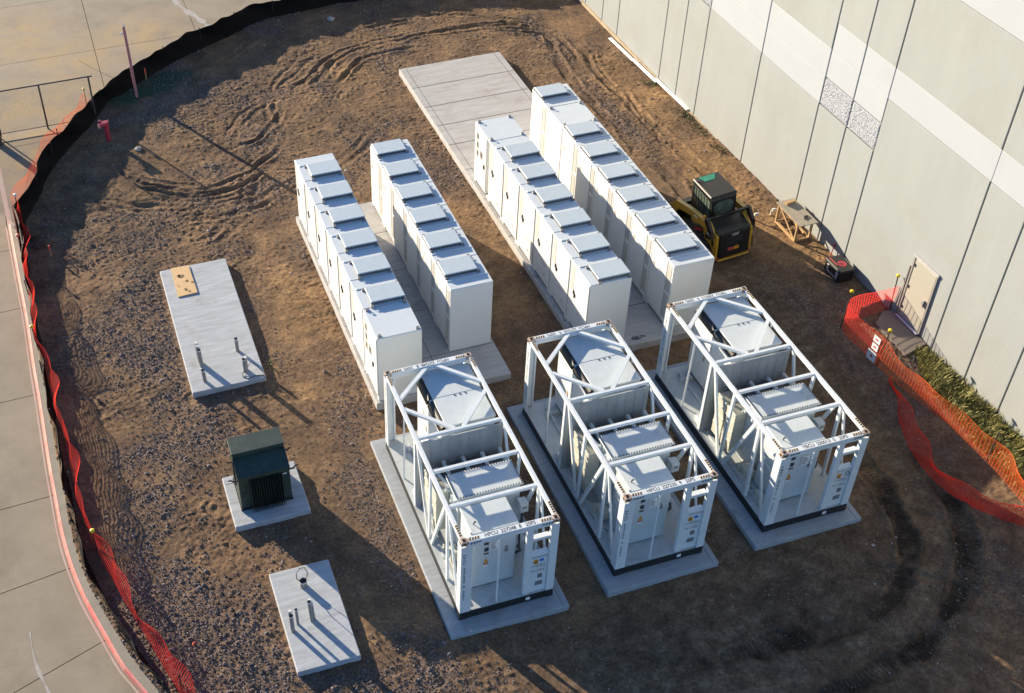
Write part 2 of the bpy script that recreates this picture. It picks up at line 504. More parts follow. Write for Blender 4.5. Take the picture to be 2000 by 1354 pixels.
def near_polyline(X, Y, pts):
    """distance to, and arc length along, a polyline"""
    P = resample(pts, .35)
    best = np.full(X.shape, 1e9)
    arcl = np.zeros(X.shape)
    s0 = 0.0
    for a, b in zip(P[:-1], P[1:]):
        d = b - a
        L = np.hypot(*d)
        t = np.clip(((X - a[0]) * d[0] + (Y - a[1]) * d[1]) / (L * L), 0, 1)
        dist = np.hypot(X - a[0] - t * d[0], Y - a[1] - t * d[1])
        m_ = dist < best
        best = np.where(m_, dist, best)
        arcl = np.where(m_, s0 + t * L, arcl)
        s0 += L
    return best, arcl, s0

# where grey crushed stone lies thick (+) or the bare orange earth shows (-)
GRAV = [(-6.2, 1.0, 2.2, 3.2, 1.3), (-1.5, -1.5, 2.6, 1.6, .8), (-5.8, 13.5, 1.6, 4.5, .8), (-5.5, 7.4, 1.7, 1.8, .6), (-1.0, 4.6, .7, 3.0, .8), (-2.2, 20.5, 2.6, 2.5, .5),
        (3.6, 21.5, 2.2, 3.5, .35), (13.6, 18, .6, 7, .75), (13.9, 8, .5, 3, .7), (14.1, 3.0, .5, 3.2, .8), (10.0, -1.6, 4, 2.5, .25), (12.5, -3.4, 1.5, 1.2, .5),
        (-1.2, 12.2, 1.0, 4.6, -.75), (5.4, 12, 0.9, 5, -.35), (12.0, 17, .9, 5, -.45), (-6.8, 16, .7, 2, -.2), (1.5, 27.5, 5, 1.6, .1), (9.2, 29, 3.5, 1.6, -.2), (15.2, 20, .8, 8, -.6), (15.2, 11, .9, 3, -.7)]

def build_ground():
    st = 0.041
    xs = np.arange(-10.2, 17.2, st)
    ys = np.arange(-9.5, 34.6, st)
    X, Y = np.meshgrid(xs, ys, indexing='ij')
    inside = np.zeros(X.shape, bool)
    B = resample(BND, .5)
    poly = list(map(tuple, B)) + [(30, 31.9), (30, -20), (-5.6, -20)]
    for (x0, y0), (x1, y1) in zip(poly, poly[1:] + poly[:1]):
        if y0 == y1: continue
        c = ((Y >= min(y0, y1)) & (Y < max(y0, y1)))
        xi = x0 + (Y - y0) * (x1 - x0) / (y1 - y0)
        inside ^= c & (X < xi)
    grav = blobs(X, Y, GRAV) + 0.9 * vnoise(X, Y, 2.6, 1) + 0.8 * vnoise(X, Y, 0.9, 2) + .45 * vnoise(X, Y, .33, 9)
    # trafficked earth is trodden smooth; its darker colour also paints in shade
    packed_shade = np.clip(blobs(X, Y, [(8, -2.5, 6, 3.2, 1.0), (13.4, 7, 1.5, 7, .9), (12.6, 14, 1.3, 3.5, .5), (3, -2.6, 2.5, 1.8, .5), (5.3, 11, 1.0, 5, .4), (-1.6, 4, 2.2, 3, .35)]), 0, 1)
    smoothed = np.clip(blobs(X, Y, [(-1.2, 12.2, 1.3, 5, .8), (5.4, 12, 1.2, 6, .7), (12.4, 17, 1.6, 7, .45), (15.2, 20, 1.0, 9, .3), (-1.0, 5.6, 1.2, 3.2, .5), (-6.8, 10.5, 1.2, 5, .45), (1, 30.5, 7, 1.3, .6)]) + .7 * vnoise(X, Y, 2.2, 61), 0, .85)
    rough = (1 - .78 * packed_shade) * (1 - .75 * smoothed)
    Z = ground_base(X, Y) - .085 * np.exp(-((X - 5.3) / 6.6) ** 4 - ((Y - .6) / 5.0) ** 4)
    warp = .35 * vnoise(X, Y, .8, 31)
    Z = Z + 0.07 * vnoise(X, Y, 3.1, 3) * (1 - .5 * packed_shade)
    sharp = lambda c, sd: 1 - 2 * np.abs(vnoise(X + warp, Y + .5 * warp, c, sd)) - .5
    amp = .55 + 1.0 * np.clip(vnoise(X, Y, 1.7, 33) + .5, 0, 1)
    h = .030 * vnoise(X, Y, .9, 4) + amp * (.010 * sharp(.42, 5) + .013 * sharp(.20, 6) + .017 * vnoise(X, Y, .11, 7) + .020 * vnoise(X, Y, .06, 17))
    clod = np.clip(vnoise(X, Y, .14, 8) - .28, 0, 1) * .13
    Z = Z + (h + clod) * rough
    tone = np.zeros_like(X)
    for pts, w, d, cleat in TRACKS:
        P = np.array(pts)
        bx0, bx1, by0, by1 = P[:, 0].min() - 1, P[:, 0].max() + 1, P[:, 1].min() - 1, P[:, 1].max() + 1
        i0, i1 = np.searchsorted(xs, [bx0, bx1])
        j0, j1 = np.searchsorted(ys, [by0, by1])
        sx, sy = X[i0:i1, j0:j1], Y[i0:i1, j0:j1]
        if sx.size == 0: continue
        wx_ = .35 * vnoise(sx, sy, 1.9, 71) + .22 * vnoise(sx, sy, .7, 72)
        wy_ = .35 * vnoise(sx, sy, 1.9, 73) + .22 * vnoise(sx, sy, .7, 74)
        k_ = .35 if cleat else 1.0
        dist, al, L = near_polyline(sx + k_ * wx_, sy + k_ * wy_, pts)
        dist = dist + (.24 if cleat else .14) * vnoise(sx, sy, .6, 40) + .08 * vnoise(sx, sy, .2, 41)
        fade = np.clip(np.minimum(al, L - al) / (2.6 if cleat else .8) + (.6 * vnoise(sx, sy, .4, 47) if cleat else 0), 0, 1) * (1 if cleat else np.clip(.75 + 2.0 * vnoise(sx, sy, 1.0, 42), 0, 1))
        prof = np.clip((w - dist) / .08 + .5, 0, 1)
        rim = np.exp(-((dist - w - .09) / .07) ** 2)
        dz = -d * prof + .6 * d * rim
        if cleat:
            dz = dz * .7 + prof * .022 * np.sign(np.sin(al * 2 * math.pi / .12)) * np.clip((w * .8 - dist) / .04, 0, 1)
            tone[i0:i1, j0:j1] += np.clip(.72 + 1.6 * vnoise(sx, sy, .55, 44) + .9 * vnoise(sx, sy, .2, 48), 0, 1.4) * np.clip(prof + .5 * rim, 0, 1) * fade
            dz = dz + .10 * np.clip(prof + rim, 0, 1) * vnoise(sx, sy, .16, 45) * np.clip(.2 + 2 * vnoise(sx, sy, .9, 46), 0, 1)
        else:
            tone[i0:i1, j0:j1] += .15 * prof * fade
        Z[i0:i1, j0:j1] += dz * fade
    Z = np.where(inside, np.maximum(Z, -.22), -0.62)
    nx, ny = X.shape
    co = np.stack([X, Y, Z], -1).reshape(-1, 3).astype(np.float32)
    idx = np.arange(nx * ny).reshape(nx, ny)
    q = np.stack([idx[:-1, :-1], idx[1:, :-1], idx[1:, 1:], idx[:-1, 1:]], -1).reshape(-1, 4)
    keep = inside.reshape(-1)[q].any(1)
    q = q[keep]
    me = bpy.data.meshes.new('ground')
    me.vertices.add(len(co))
    me.vertices.foreach_set('co', co.ravel())
    me.loops.add(q.size)
    me.loops.foreach_set('vertex_index', q.ravel().astype(np.int32))
    me.polygons.add(len(q))
    me.polygons.foreach_set('loop_start', np.arange(0, q.size, 4, dtype=np.int32))
    me.polygons.foreach_set('loop_total', np.full(len(q), 4, np.int32))
    me.update()
    green = blobs(X, Y, [(-3.7, 28.2, 1.5, .75, 1.3), (-2.2, 29.1, 1.6, .7, .8), (-4.8, 27.3, .7, .6, .6)]) + .5 * vnoise(X, Y, .5, 51)
    for nm, arr in (('gravel', grav), ('packed_shade', packed_shade), ('churn', np.clip(tone, 0, 1.4)), ('tint', np.clip((green - .35) * 2.2, 0, 1))):
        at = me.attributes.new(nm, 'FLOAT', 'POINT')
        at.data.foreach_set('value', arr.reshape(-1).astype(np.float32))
    o = link('ground', me)
    o['kind'] = 'structure'
    o['label'] = 'bare brown earth yard with tyre tracks and scattered stone'
    me.materials.append(ground_mat())
    return xs, ys, Z, grav, np.clip(packed_shade + .35 * smoothed, 0, 1), inside

def ground_mat():
    mt = bpy.data.materials.new('brown_earth')
    mt.use_nodes = True
    nt = mt.node_tree
    N, Lk = nt.nodes, nt.links
    b = N['Principled BSDF']
    b.inputs['Roughness'].default_value = 0.95
    b.inputs['Specular IOR Level'].default_value = 0.2
    geo = N.new('ShaderNodeNewGeometry')
    def noise(sc, det=6, rough=.6):
        n = N.new('ShaderNodeTexNoise')
        n.inputs['Scale'].default_value = sc
        n.inputs['Detail'].default_value = det
        n.inputs['Roughness'].default_value = rough
        Lk.new(geo.outputs['Position'], n.inputs['Vector'])
        return n.outputs['Fac']
    def ramp(inp, stops):
        r = N.new('ShaderNodeValToRGB')
        e = r.color_ramp.elements
        while len(e) < len(stops): e.new(.5)
        for k, (p, c) in enumerate(stops):
            e[k].position = p
            e[k].color = (*c, 1)
        Lk.new(inp, r.inputs[0])
        return r.outputs[0]
    def mix(f, a, c, mode='MIX'):
        x = N.new('ShaderNodeMix')
        x.data_type = 'RGBA'
        x.blend_type = mode
        if isinstance(f, (int, float)): x.inputs[0].default_value = f
        else: Lk.new(f, x.inputs[0])
        for s, i in ((a, 6), (c, 7)):
            if isinstance(s, tuple): x.inputs[i].default_value = (*s, 1)
            else: Lk.new(s, x.inputs[i])
        return x.outputs[2]
    def attr(n):
        a = N.new('ShaderNodeAttribute')
        a.attribute_name = n
        return a.outputs['Fac']
    soil = ramp(noise(1.1, 9, .7), [(.30, (.088, .056, .037)), (.50, (.160, .103, .064)), (.70, (.27, .172, .094))])
    stone = ramp(noise(17, 4, .7), [(.30, (.050, .036, .032)), (.5, (.140, .105, .092)), (.70, (.30, .235, .215))])
    gf = ramp(attr('gravel'), [(.22, (0, 0, 0)), (.85, (1, 1, 1))])
    pebn = ramp(noise(9, 5, .7), [(.42, (0, 0, 0)), (.58, (1, 1, 1))])
    gsum = N.new('ShaderNodeMath'); gsum.operation = 'MULTIPLY'
    Lk.new(gf, gsum.inputs[0]); Lk.new(pebn, gsum.inputs[1])
    # bare sandy earth where no stone was spread
    mr = N.new('ShaderNodeMapRange')
    mr.inputs[1].default_value = -.10
    mr.inputs[2].default_value = -.85
    Lk.new(attr('gravel'), mr.inputs[0])
    sandy = ramp(noise(2.6, 9, .72), [(.30, (.140, .085, .044)), (.50, (.25, .155, .078)), (.70, (.39, .25, .125))])
    soil = mix(mr.outputs[0], soil, sandy)
    c = mix(gsum.outputs[0], soil, stone)
    pk = ramp(attr('packed_shade'), [(.1, (0, 0, 0)), (1.0, (1, 1, 1))])
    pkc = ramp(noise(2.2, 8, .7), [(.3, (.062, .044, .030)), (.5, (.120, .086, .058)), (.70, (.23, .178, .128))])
    c = mix(pk, c, pkc)  # trodden earth, coloured darker to deepen the shade on it
    c = mix(ramp(attr('churn'), [(.1, (0, 0, 0)), (1.2, (.85, .85, .85))]), c, (.040, .028, .019))
    fine = ramp(noise(38, 4, .75), [(.28, (.55, .55, .55)), (.55, (1, 1, 1)), (.75, (1.35, 1.3, 1.25))])
    c = mix(.75, c, fine, 'MULTIPLY')
    clods = ramp(noise(11, 6, .75), [(.34, (.50, .48, .47)), (.5, (1, 1, 1)), (.66, (1.5, 1.46, 1.40))])
    c = mix(.8, c, clods, 'MULTIPLY')
    broad = ramp(noise(.45, 5, .6), [(.30, (.72, .70, .70)), (.5, (1, 1, 1)), (.72, (1.28, 1.24, 1.18))])
    c = mix(.85, c, broad, 'MULTIPLY')
    c = mix(attr('tint'), c, (.040, .070, .042))
    Lk.new(c, b.inputs['Base Color'])
    bp = N.new('ShaderNodeBump')
    bp.inputs['Distance'].default_value = .022
    bp.inputs['Strength'].default_value = .9
    Lk.new(noise(30, 6, .75), bp.inputs['Height'])
    Lk.new(bp.outputs[0], b.inputs['Normal'])
    return mt

GX, GY, GZ, GG, GP, GI = build_ground()

def gz(x, y):
    """height of the finished ground"""
    i = np.clip(((np.asarray(x) - GX[0]) / (GX[1] - GX[0])).astype(int), 0, len(GX) - 1)
    j = np.clip(((np.asarray(y) - GY[0]) / (GY[1] - GY[0])).astype(int), 0, len(GY) - 1)
    return GZ[i, j]

far = MB().add([(-160, -160, -.75), (200, -160, -.75), (200, 200, -.75), (-160, 200, -.75)], [(0, 1, 2, 3)]).build('terrain', ground_mat())
far['kind'] = 'structure'

# loose stones and clods lying on the earth (nobody could count them)
PADS = [(-.5, 2.85, -.6, 6.6), (3.65, 6.95, -.5, 6.65), (7.8, 11.15, -.4, 6.8), (.1, 4.5, 7.5, 17.5), (6.7, 11.3, 7.5, 26.2), (-4.9, -2.45, 9.7, 16), (-4.7, -2.45, 4.4, 6.4), (-4.2, -2.45, -.4, 2.8)]
def scatter():
    n = 640000
    x = rng.uniform(-9.4, 16.4, n)
    y = rng.uniform(-6.5, 33.2, n)
    i = ((x - GX[0]) / (GX[1] - GX[0])).astype(int)
    j = ((y - GY[0]) / (GY[1] - GY[0])).astype(int)
    p = np.clip(.05 + .80 * (GG[i, j] - .05), .035, .9) * (1 - .70 * np.clip(GP[i, j], 0, 1))
    ok = GI[i, j] & (rng.random(n) < p)
    for a, b, c, d in PADS:
        ok &= ~((x > a) & (x < b) & (y > c) & (y < d))
    pk = np.clip(GP[i, j], 0, 1)[ok]
    x, y = x[ok], y[ok]
    n = len(x)
    sz = (.012 + .024 * rng.random(n) ** 2.0 + .035 * (rng.random(n) < .008)) * (1 - .35 * pk)
    z = gz(x, y) + sz * .25
    # low angular pebbles bedded in the earth: four sides and a peak
    base = np.array([(1, 0, -.5), (0, 1, -.5), (-1, 0, -.5), (0, -1, -.5), (0, 0, 1)], float)
    F = np.array([(0, 1, 4), (1, 2, 4), (2, 3, 4), (3, 0, 4)])
    V = base[None] * (1 + .45 * rng.uniform(-1, 1, (n, 5, 3)))
    V[:, :, 2] *= rng.uniform(.5, .95, (n, 1))
    a = rng.uniform(0, 6.28, n)
    ca, sa = np.cos(a)[:, None], np.sin(a)[:, None]
    vx = V[:, :, 0] * ca - V[:, :, 1] * sa
    vy = V[:, :, 0] * sa + V[:, :, 1] * ca
    P = np.stack([vx * sz[:, None] * 1.2 + x[:, None], vy * sz[:, None] + y[:, None], V[:, :, 2] * sz[:, None] + z[:, None]], -1).reshape(-1, 3)
    T = (F[None] + (np.arange(n) * 5)[:, None, None]).reshape(-1, 3)
    print('pebbles', n)
    me = bpy.data.meshes.new('gravel')
    me.vertices.add(len(P)); me.vertices.foreach_set('co', P.astype(np.float32).ravel())
    me.loops.add(T.size); me.loops.foreach_set('vertex_index', T.ravel().astype(np.int32))
    me.polygons.add(len(T))
    me.polygons.foreach_set('loop_start', np.arange(0, T.size, 3, dtype=np.int32))
    me.polygons.foreach_set('loop_total', np.full(len(T), 3, np.int32))
    me.update()
    mt = bpy.data.materials.new('crushed_stone')
    mt.use_nodes = True
    nt = mt.node_tree
    b = nt.nodes['Principled BSDF']
    b.inputs['Roughness'].default_value = .9
    g = nt.nodes.new('ShaderNodeNewGeometry')
    r = nt.nodes.new('ShaderNodeValToRGB')
    e = r.color_ramp.elements
    for k, (p_, c_) in enumerate([(0, (.07, .055, .05)), (.35, (.17, .125, .10)), (.7, (.25, .20, .18)), (1, (.46, .42, .39))]):
        if k > 1: e.new(p_)
    for k, (p_, c_) in enumerate([(0, (.055, .042, .037)), (.45, (.125, .099, .087)), (.90, (.23, .19, .172)), (1, (.38, .34, .31))]):
        e[k].position = p_
        e[k].color = (*c_, 1)
    nt.links.new(g.outputs['Random Per Island'], r.inputs[0])
    nt.links.new(r.outputs[0], b.inputs['Base Color'])
    me.materials.append(mt)
    o = link('gravel', me)
    o['kind'] = 'stuff'
    tag(o, 'loose grey crushed stone and clods scattered over the brown earth', 'gravel')
scatter()

# ------------------------------------------------------------------ concrete road panels and kerb
def road_mat():
    mt = mat('road_concrete_stained', (.290, .243, .182), .85, var=.26, vscale=.7, bump=.003, bscale=50, speck=.16, dust=((.17, .14, .10), .8, .52, .80))
    nt = mt.node_tree
    N, Lk = nt.nodes, nt.links
    b = N['Principled BSDF']
    src = b.inputs['Base Color'].links[0].from_socket
    geo = N.new('ShaderNodeNewGeometry')
    def blob(x, y, r):
        v = N.new('ShaderNodeVectorMath'); v.operation = 'DISTANCE'
        Lk.new(geo.outputs['Position'], v.inputs[0]); v.inputs[1].default_value = (x, y, -.25)
        mr = N.new('ShaderNodeMapRange')
        mr.inputs[1].default_value = r; mr.inputs[2].default_value = r * .3
        Lk.new(v.outputs['Value'], mr.inputs[0])
        return mr.outputs[0]
    n = N.new('ShaderNodeTexNoise'); n.inputs['Scale'].default_value = .9; n.inputs['Detail'].default_value = 9; n.inputs['Roughness'].default_value = .7
    Lk.new(geo.outputs['Position'], n.inputs['Vector'])
    r = N.new('ShaderNodeValToRGB'); r.color_ramp.elements[0].position = .38; r.color_ramp.elements[1].position = .60
    Lk.new(n.outputs['Fac'], r.inputs[0])
    acc = None
    for q in ((-7.6, 28.0, 4.6), (-9.2, 25.0, 3.4), (-6.0, 32.6, 3.2), (-8.4, 35.0, 3.6), (-3.0, 33.5, 3.0)):
        s = blob(*q)
        if acc is None: acc = s
        else:
            a = N.new('ShaderNodeMath'); a.operation = 'MAXIMUM'
            Lk.new(acc, a.inputs[0]); Lk.new(s, a.inputs[1]); acc = a.outputs[0]
    mu = N.new('ShaderNodeMath'); mu.operation = 'MULTIPLY'
    Lk.new(acc, mu.inputs[0]); Lk.new(r.outputs[0], mu.inputs[1])
    x = N.new('ShaderNodeMix'); x.data_type = 'RGBA'
    Lk.new(mu.outputs[0], x.inputs[0]); Lk.new(src, x.inputs[6]); x.inputs[7].default_value = (.34, .245, .125, 1)
    Lk.new(x.outputs[2], b.inputs['Base Color'])
    return mt
M['roadst'] = road_mat()
road = link('road', None)
road['kind'] = 'structure'
road['label'] = 'pale concrete road of large jointed panels beside the earth yard'
MB().box(-80, 40, -60, 120, -.60, -.33).build('road_bed', 'groove', road)
def quad_panel(q, z0=-.34, z1=-.25, g=.012):
    c = sum((Vector((*p, 0)) for p in q), Vector()) / 4
    vs = []
    for z in (z0, z1):
        for p in q:
            v = Vector((*p, 0))
            d = (c - v)
            v = v + Vector((math.copysign(g, d.x), math.copysign(g, d.y), 0))
            vs.append((v.x, v.y, z))
    return MB().add(vs, [(3, 2, 1, 0), (4, 5, 6, 7), (0, 1, 5, 4), (1, 2, 6, 5), (2, 3, 7, 6), (3, 0, 4, 7)])
seams = [((-15.5, -7.0), (-5.0, -3.2)), ((-15.5, -3.6), (-6.2, -.25)), ((-15.0, -.1), (-7.6, 2.55)), ((-15.0, 3.85), (-8.3, 4.86)), ((-15.0, 7.1), (-8.5, 7.45)), ((-15, 11.5), (-8.6, 11.63)), ((-15, 15.75), (-8.6, 15.9)), ((-15, 19.1), (-8.6, 19.24))]
for a, b in zip(seams[:-1], seams[1:]):
    quad_panel((a[0], a[1], b[1], b[0])).build('road_panel', 'roadst', road)
    mid = ((-26, a[0][1]), a[0], b[0], (-26, b[0][1]))
    quad_panel(mid).build('road_panel', 'roadst', road)
yl = [19.17, 25.9, 32.68, 38.2, 44, 50]
xl = [-26, -19, -14.0, -9.5, -4.98, -.5, 3.98, 8.5, 13, 17.5]
for y0, y1 in zip(yl[:-1], yl[1:]):
    for x0, x1 in zip(xl[:-1], xl[1:]):
        if y1 < 27 and x0 > -5.5: continue
        if y1 < 33 and x0 > 3: continue
        quad_panel(((x0, y0), (x1, y0), (x1, y1), (x0, y1))).build('road_panel', 'roadst', road)
# pale worn marks and a crack on the road
def flat_ribbon(pts, w, z, name, mt, parent, jit=0.0):
    P = resample(pts, .3)
    b = MB()
    vs, fs = [], []
    for i, p in enumerate(P):
        d = P[min(i + 1, len(P) - 1)] - P[max(i - 1, 0)]
        d = d / (np.hypot(*d) + 1e-9)
        n = np.array([-d[1], d[0]])
        ww = w * (1 + jit * random.uniform(-1, 1))
        for s in (-1, 1):
            q = p + n * s * ww / 2
            vs.append((q[0], q[1], z))
    for i in range(len(P) - 1):
        fs.append((2 * i, 2 * i + 1, 2 * i + 3, 2 * i + 2))
    return b.add(vs, fs).build(name, mt, parent)
flat_ribbon([(-5.75, 32.0), (-5.2, 31.0), (-4.5, 29.9)], .03, -.246, 'crack', 'groove', road)
flat_ribbon([(-1.1, 37.5), (-.75, 35.6), (-.3, 34.4), (.1, 33.2)], .22, -.246, 'worn_mark', 'patch', road, .9)
flat_ribbon([(-10.1, 3.1), (-10.05, 2.2), (-9.8, 1.2)], .07, -.246, 'worn_mark', 'patch', road, .9)
flat_ribbon([(2.6, 37.2), (3.4, 36.0), (4.6, 34.6), (6.5, 34.2)], 1.6, -.2465, 'worn_mark', 'patch', road, .5)

RED = [(-5.6, -3.9), (-6.9, -1.35), (-7.6, .47), (-7.98, 1.3), (-8.33, 2.47), (-8.65, 3.61), (-8.87, 4.78), (-8.99, 5.91), (-9.04, 7.22), (-9.09, 8.63), (-9.12, 10.81), (-9.17, 13.02), (-9.2, 15.39), (-9.3, 18.0), (-9.38, 20.6)]
def strip_profile(line, prof, name, mt, parent=None, step=.4):
    """sweep a cross-section [(offset to the right, z)] along a line"""
    P = resample(line, step)
    vs, fs = [], []
    k = len(prof)
    for i, p in enumerate(P):
        d = P[min(i + 1, len(P) - 1)] - P[max(i - 1, 0)]
        d = d / (np.hypot(*d) + 1e-9)
        n = np.array([d[1], -d[0]])
        for o_, z in prof:
            q = p + n * o_
            vs.append((q[0], q[1], z))
    for i in range(len(P) - 1):
        for j in range(k - 1):
            fs.append((i * k + j, i * k + j + 1, (i + 1) * k + j + 1, (i + 1) * k + j))
    fs.append(tuple(range(k)))
    fs.append(tuple(range((len(P) - 1) * k, len(P) * k)))
    return MB().add(vs, fs).build(name, mt, parent)
kerb = strip_profile(RED, [(-.07, -.33), (-.07, -.245), (-.03, -.155), (.02, -.135), (.33, -.125), (.33, -.33)], 'kerb', 'kerb')
kerb['kind'] = 'structure'
kerb['label'] = 'low concrete kerb with a red painted face between road and earth yard'
strip_profile(RED, [(-.075, -.24), (-.034, -.15), (.018, -.130)], 'red_stripe', 'kerbred', kerb)
flat_ribbon([(-9.38, 20.6), (-9.47, 22.5), (-9.55, 24.2), (-9.75, 27)], .17, -.2455, 'painted_stripe', 'kerbpink', road, .15)
flat_ribbon([(p[0] - .15, p[1]) for p in RED], .05, -.2455, 'painted_stripe', 'kerbpink', road, .25)

# ------------------------------------------------------------------ concrete pads
def pad(name, label, x0, x1, y0, y1, top, mt, bottom=-.5, grooves=()):
    cx, cy = (x0 + x1) / 2, (y0 + y1) / 2
    sb = MB().box(x0 - cx, x1 - cx, y0 - cy, y1 - cy, 0, top - bottom, c=.018)
    if not grooves:
        return tag(sb.build(name, mt, None, (cx, cy, bottom)), label, 'concrete pad', 'cast concrete equipment pads')
    o = thing(name, label, 'concrete pad', (cx, cy, bottom), group='cast concrete equipment pads')
    sb.build('slab', mt, o)
    if grooves:
        g = MB()
        for a, b, w in grooves:
            z = top - bottom + .003
            d = Vector((b[0] - a[0], b[1] - a[1], 0)).normalized()
            n = Vector((-d.y, d.x, 0)) * (w / 2)
            A, Bv = Vector((a[0] - cx, a[1] - cy, z)), Vector((b[0] - cx, b[1] - cy, z))
            g.add([A - n, A + n, Bv + n, Bv - n], [(0, 1, 2, 3)])
        g.build('joint_line', 'groove', o)
    return o
pad('concrete_pad', 'long concrete pad under the two cabinet rows nearest the plywood pad', .22, 4.37, 7.62, 17.36, .15, 'concwarm',
    grooves=[((.26, y), (4.33, y), .02) for y in (9.05, 11.2, 13.35, 15.5)] + [((2.35, 7.64), (2.35, 17.3), .018)])
pad('concrete_pad', 'longest concrete pad, with an empty jointed end beyond the cabinets', 6.72, 11.12, 7.62, 25.97, .15, 'concwarm',
    grooves=[((6.76, y), (11.08, y), .03) for y in (9.3, 11.6, 13.9, 16.2, 18.15, 19.9, 21.3, 22.75, 24.3)] + [((7.0, 7.66), (7.0, 25.9), .018), ((10.85, 7.66), (10.85, 25.9), .018)])
pad('concrete_pad', 'grey concrete pad holding the plywood offcut and four conduit stubs', -4.78, -2.57, 9.81, 15.9, .1, 'concgrey')
pad('concrete_pad', 'small square concrete pad under the dark green transformer', -4.61, -2.58, 4.45, 6.29, .1, 'concgrey', grooves=[((-4.58, 6.0), (-2.6, 6.0), .012)])
pad('concrete_pad', 'bare grey concrete pad carrying only conduit stubs, beyond the green transformer pad', -4.12, -2.57, -.28, 2.72, .1, 'concgrey')
pad('concrete_pad', 'concrete pad under the skid 227248 beside the green transformer', -.35, 2.72, -.4, 6.42, 0, 'conc', grooves=[((2.56, -.38), (2.56, 6.4), .012)])
pad('concrete_pad', 'concrete pad under the middle skid, between two similar pads', 3.77, 6.82, -.36, 6.47, 0, 'conc', grooves=[((6.66, -.34), (6.66, 6.4), .012)])
pad('concrete_pad', 'concrete pad under the skid nearest the warehouse wall', 7.93, 11.02, -.22, 6.6, 0, 'conc', grooves=[((10.86, -.2), (10.86, 6.5), .012)])

# ------------------------------------------------------------------ warehouse wall
XW = 16.48
wall = thing('warehouse', 'tall grey and white warehouse wall of concrete panels with dark joints', 'building', (XW, 12, 0))
def wp(name, mt, y0, y1, z0, z1, proud=0.0, gap=.022, gz_=.004, c=.012):
    MB().box(proud * -1, .14, y0 + gap - 12, y1 - gap - 12, z0 + gz_, z1 - gz_, c=c).build(name, mt, wall)
MB().box(.12, 24, -26, 46, -1, 13.9).build('backing', 'gap', wall)
cols = [-14, -8.0, -2.6, 1.67, 3.10, 4.57, 9.13, 10.57, 12.08, 15.6, 19.15, 20.68, 22.1, 26.0, 27.48, 29.2, 33, 37, 41, 47, 58]
for y0, y1 in zip(cols[:-1], cols[1:]):
    ym = (y0 + y1) / 2
    if ym < 9.13:
        wp('wall_panel', 'tan', y0, y1, -.7, 6.20)
        wp('wall_band', 'wallw', y0, y1, 6.20, 7.20, -.012, gap=.001)
        wp('wall_panel', 'tan', y0, y1, 7.20, 10.05)
        wp('wall_band', 'wallw', y0, y1, 10.05, 11.2, -.012, gap=.001)
        wp('wall_panel', 'tan', y0, y1, 11.2, 13.9)
    else:
        wp('wall_panel', 'tan', y0, y1, -.7, 4.38)
        narrow = (9.13 < ym < 12.08) or (19.15 < ym < 22.1) or (26 < ym < 29.2)
        if narrow:
            wp('rough_panel', 'rough', y0, y1, 4.40, 5.33, -.03, gap=.03, gz_=.01)
            wp('wall_band', 'wallw', y0, y1, 5.36, 6.27, -.012)
            wp('wall_band', 'wallw', y0, y1, 6.27, 7.20, -.012)
            wp('wall_panel', 'tan', y0, y1, 7.20, 10.05)
        else:
            wp('wall_band', 'wallw', y0, y1, 4.38, 5.36, -.012)
            wp('wall_band', 'wallw', y0, y1, 5.36, 6.30, -.012)
            wp('wall_panel', 'tan', y0, y1, 6.30, 10.05)
        wp('wall_band', 'wallw', y0, y1, 10.05, 11.2, -.012, gap=.001)
        wp('wall_panel', 'tan', y0, y1, 11.2, 13.9)
MB().box(-.06, .13, -26, 46, -1.2, -.06).build('footing', 'foot', wall)
# split-face relief on the rough panels
for (y0, y1) in ((9.16, 10.54), (10.60, 12.05), (19.18, 20.65), (20.71, 22.07)):
    ny, nz = 46, 32
    vs, fs = [], []
    for i in range(ny + 1):
        for j in range(nz + 1):
            e = 0 if i in (0, ny) or j in (0, nz) else 1
            vs.append((-.0 - e * (.018 * rng.random()) + .022, y0 + (y1 - y0) * i / ny - 12, 4.42 + .9 * j / nz))
    for i in range(ny):
        for j in range(nz):
            a = i * (nz + 1) + j
            fs.append((a, a + 1, a + nz + 2, a + nz + 1))
    MB().add(vs, fs).build('rough_face', 'rough', wall)
# door set in the wall
dr = MB().box(-.035, .02, 5.22 - 12, 6.16 - 12, .36, 2.47, c=.01).build('door', 'door', wall)
fr = MB()
fr.box(-.05, .02, 5.15 - 12, 5.205 - 12, .33, 2.56, c=.006)
fr.box(-.05, .02, 6.175 - 12, 6.24 - 12, .33, 2.56, c=.006)
fr.each('frame', 'doorframe', dr)
MB().box(-.06, .02, 5.13 - 12, 6.26 - 12, 2.50, 2.60, c=.006).build('lintel', 'concwarm', dr)
h_ = MB().box(-.10, -.036, 5.32 - 12, 5.44 - 12, 1.36, 1.42, c=.01).box(-.09, -.036, 5.31 - 12, 5.36 - 12, 1.26, 1.5, c=.01)
h_.build('handle', 'lug', dr)
hb = MB()
for z in (.62, 1.40, 2.20):
    hb.box(-.065, -.036, 6.12 - 12, 6.17 - 12, z, z + .11, c=.004)
hb.each('hinge', 'dark', dr)
MB().box(-.13, .0, 5.18 - 12, 6.20 - 12, .30, .345, c=.01).build('threshold', 'alu', dr)
MB().box(-1.0, -.301, 5.75 - 12, 5.80 - 12, 0, .01)
MB().box(-.055, .0, 6.28 - 12, 6.33 - 12, .2, 2.1, c=.006).build('downpipe', 'doorframe', wall)

MB().prism([(-.40, -.95), (.44, -.72), (.44, .92), (.10, .95), (-.42, .55)], 2, -.2, .29).build('stoop', 'stoop', None, (16.0, 5.5, 0))
tag(bpy.data.objects['stoop'], 'dark worn concrete landing in front of the beige door', 'landing')

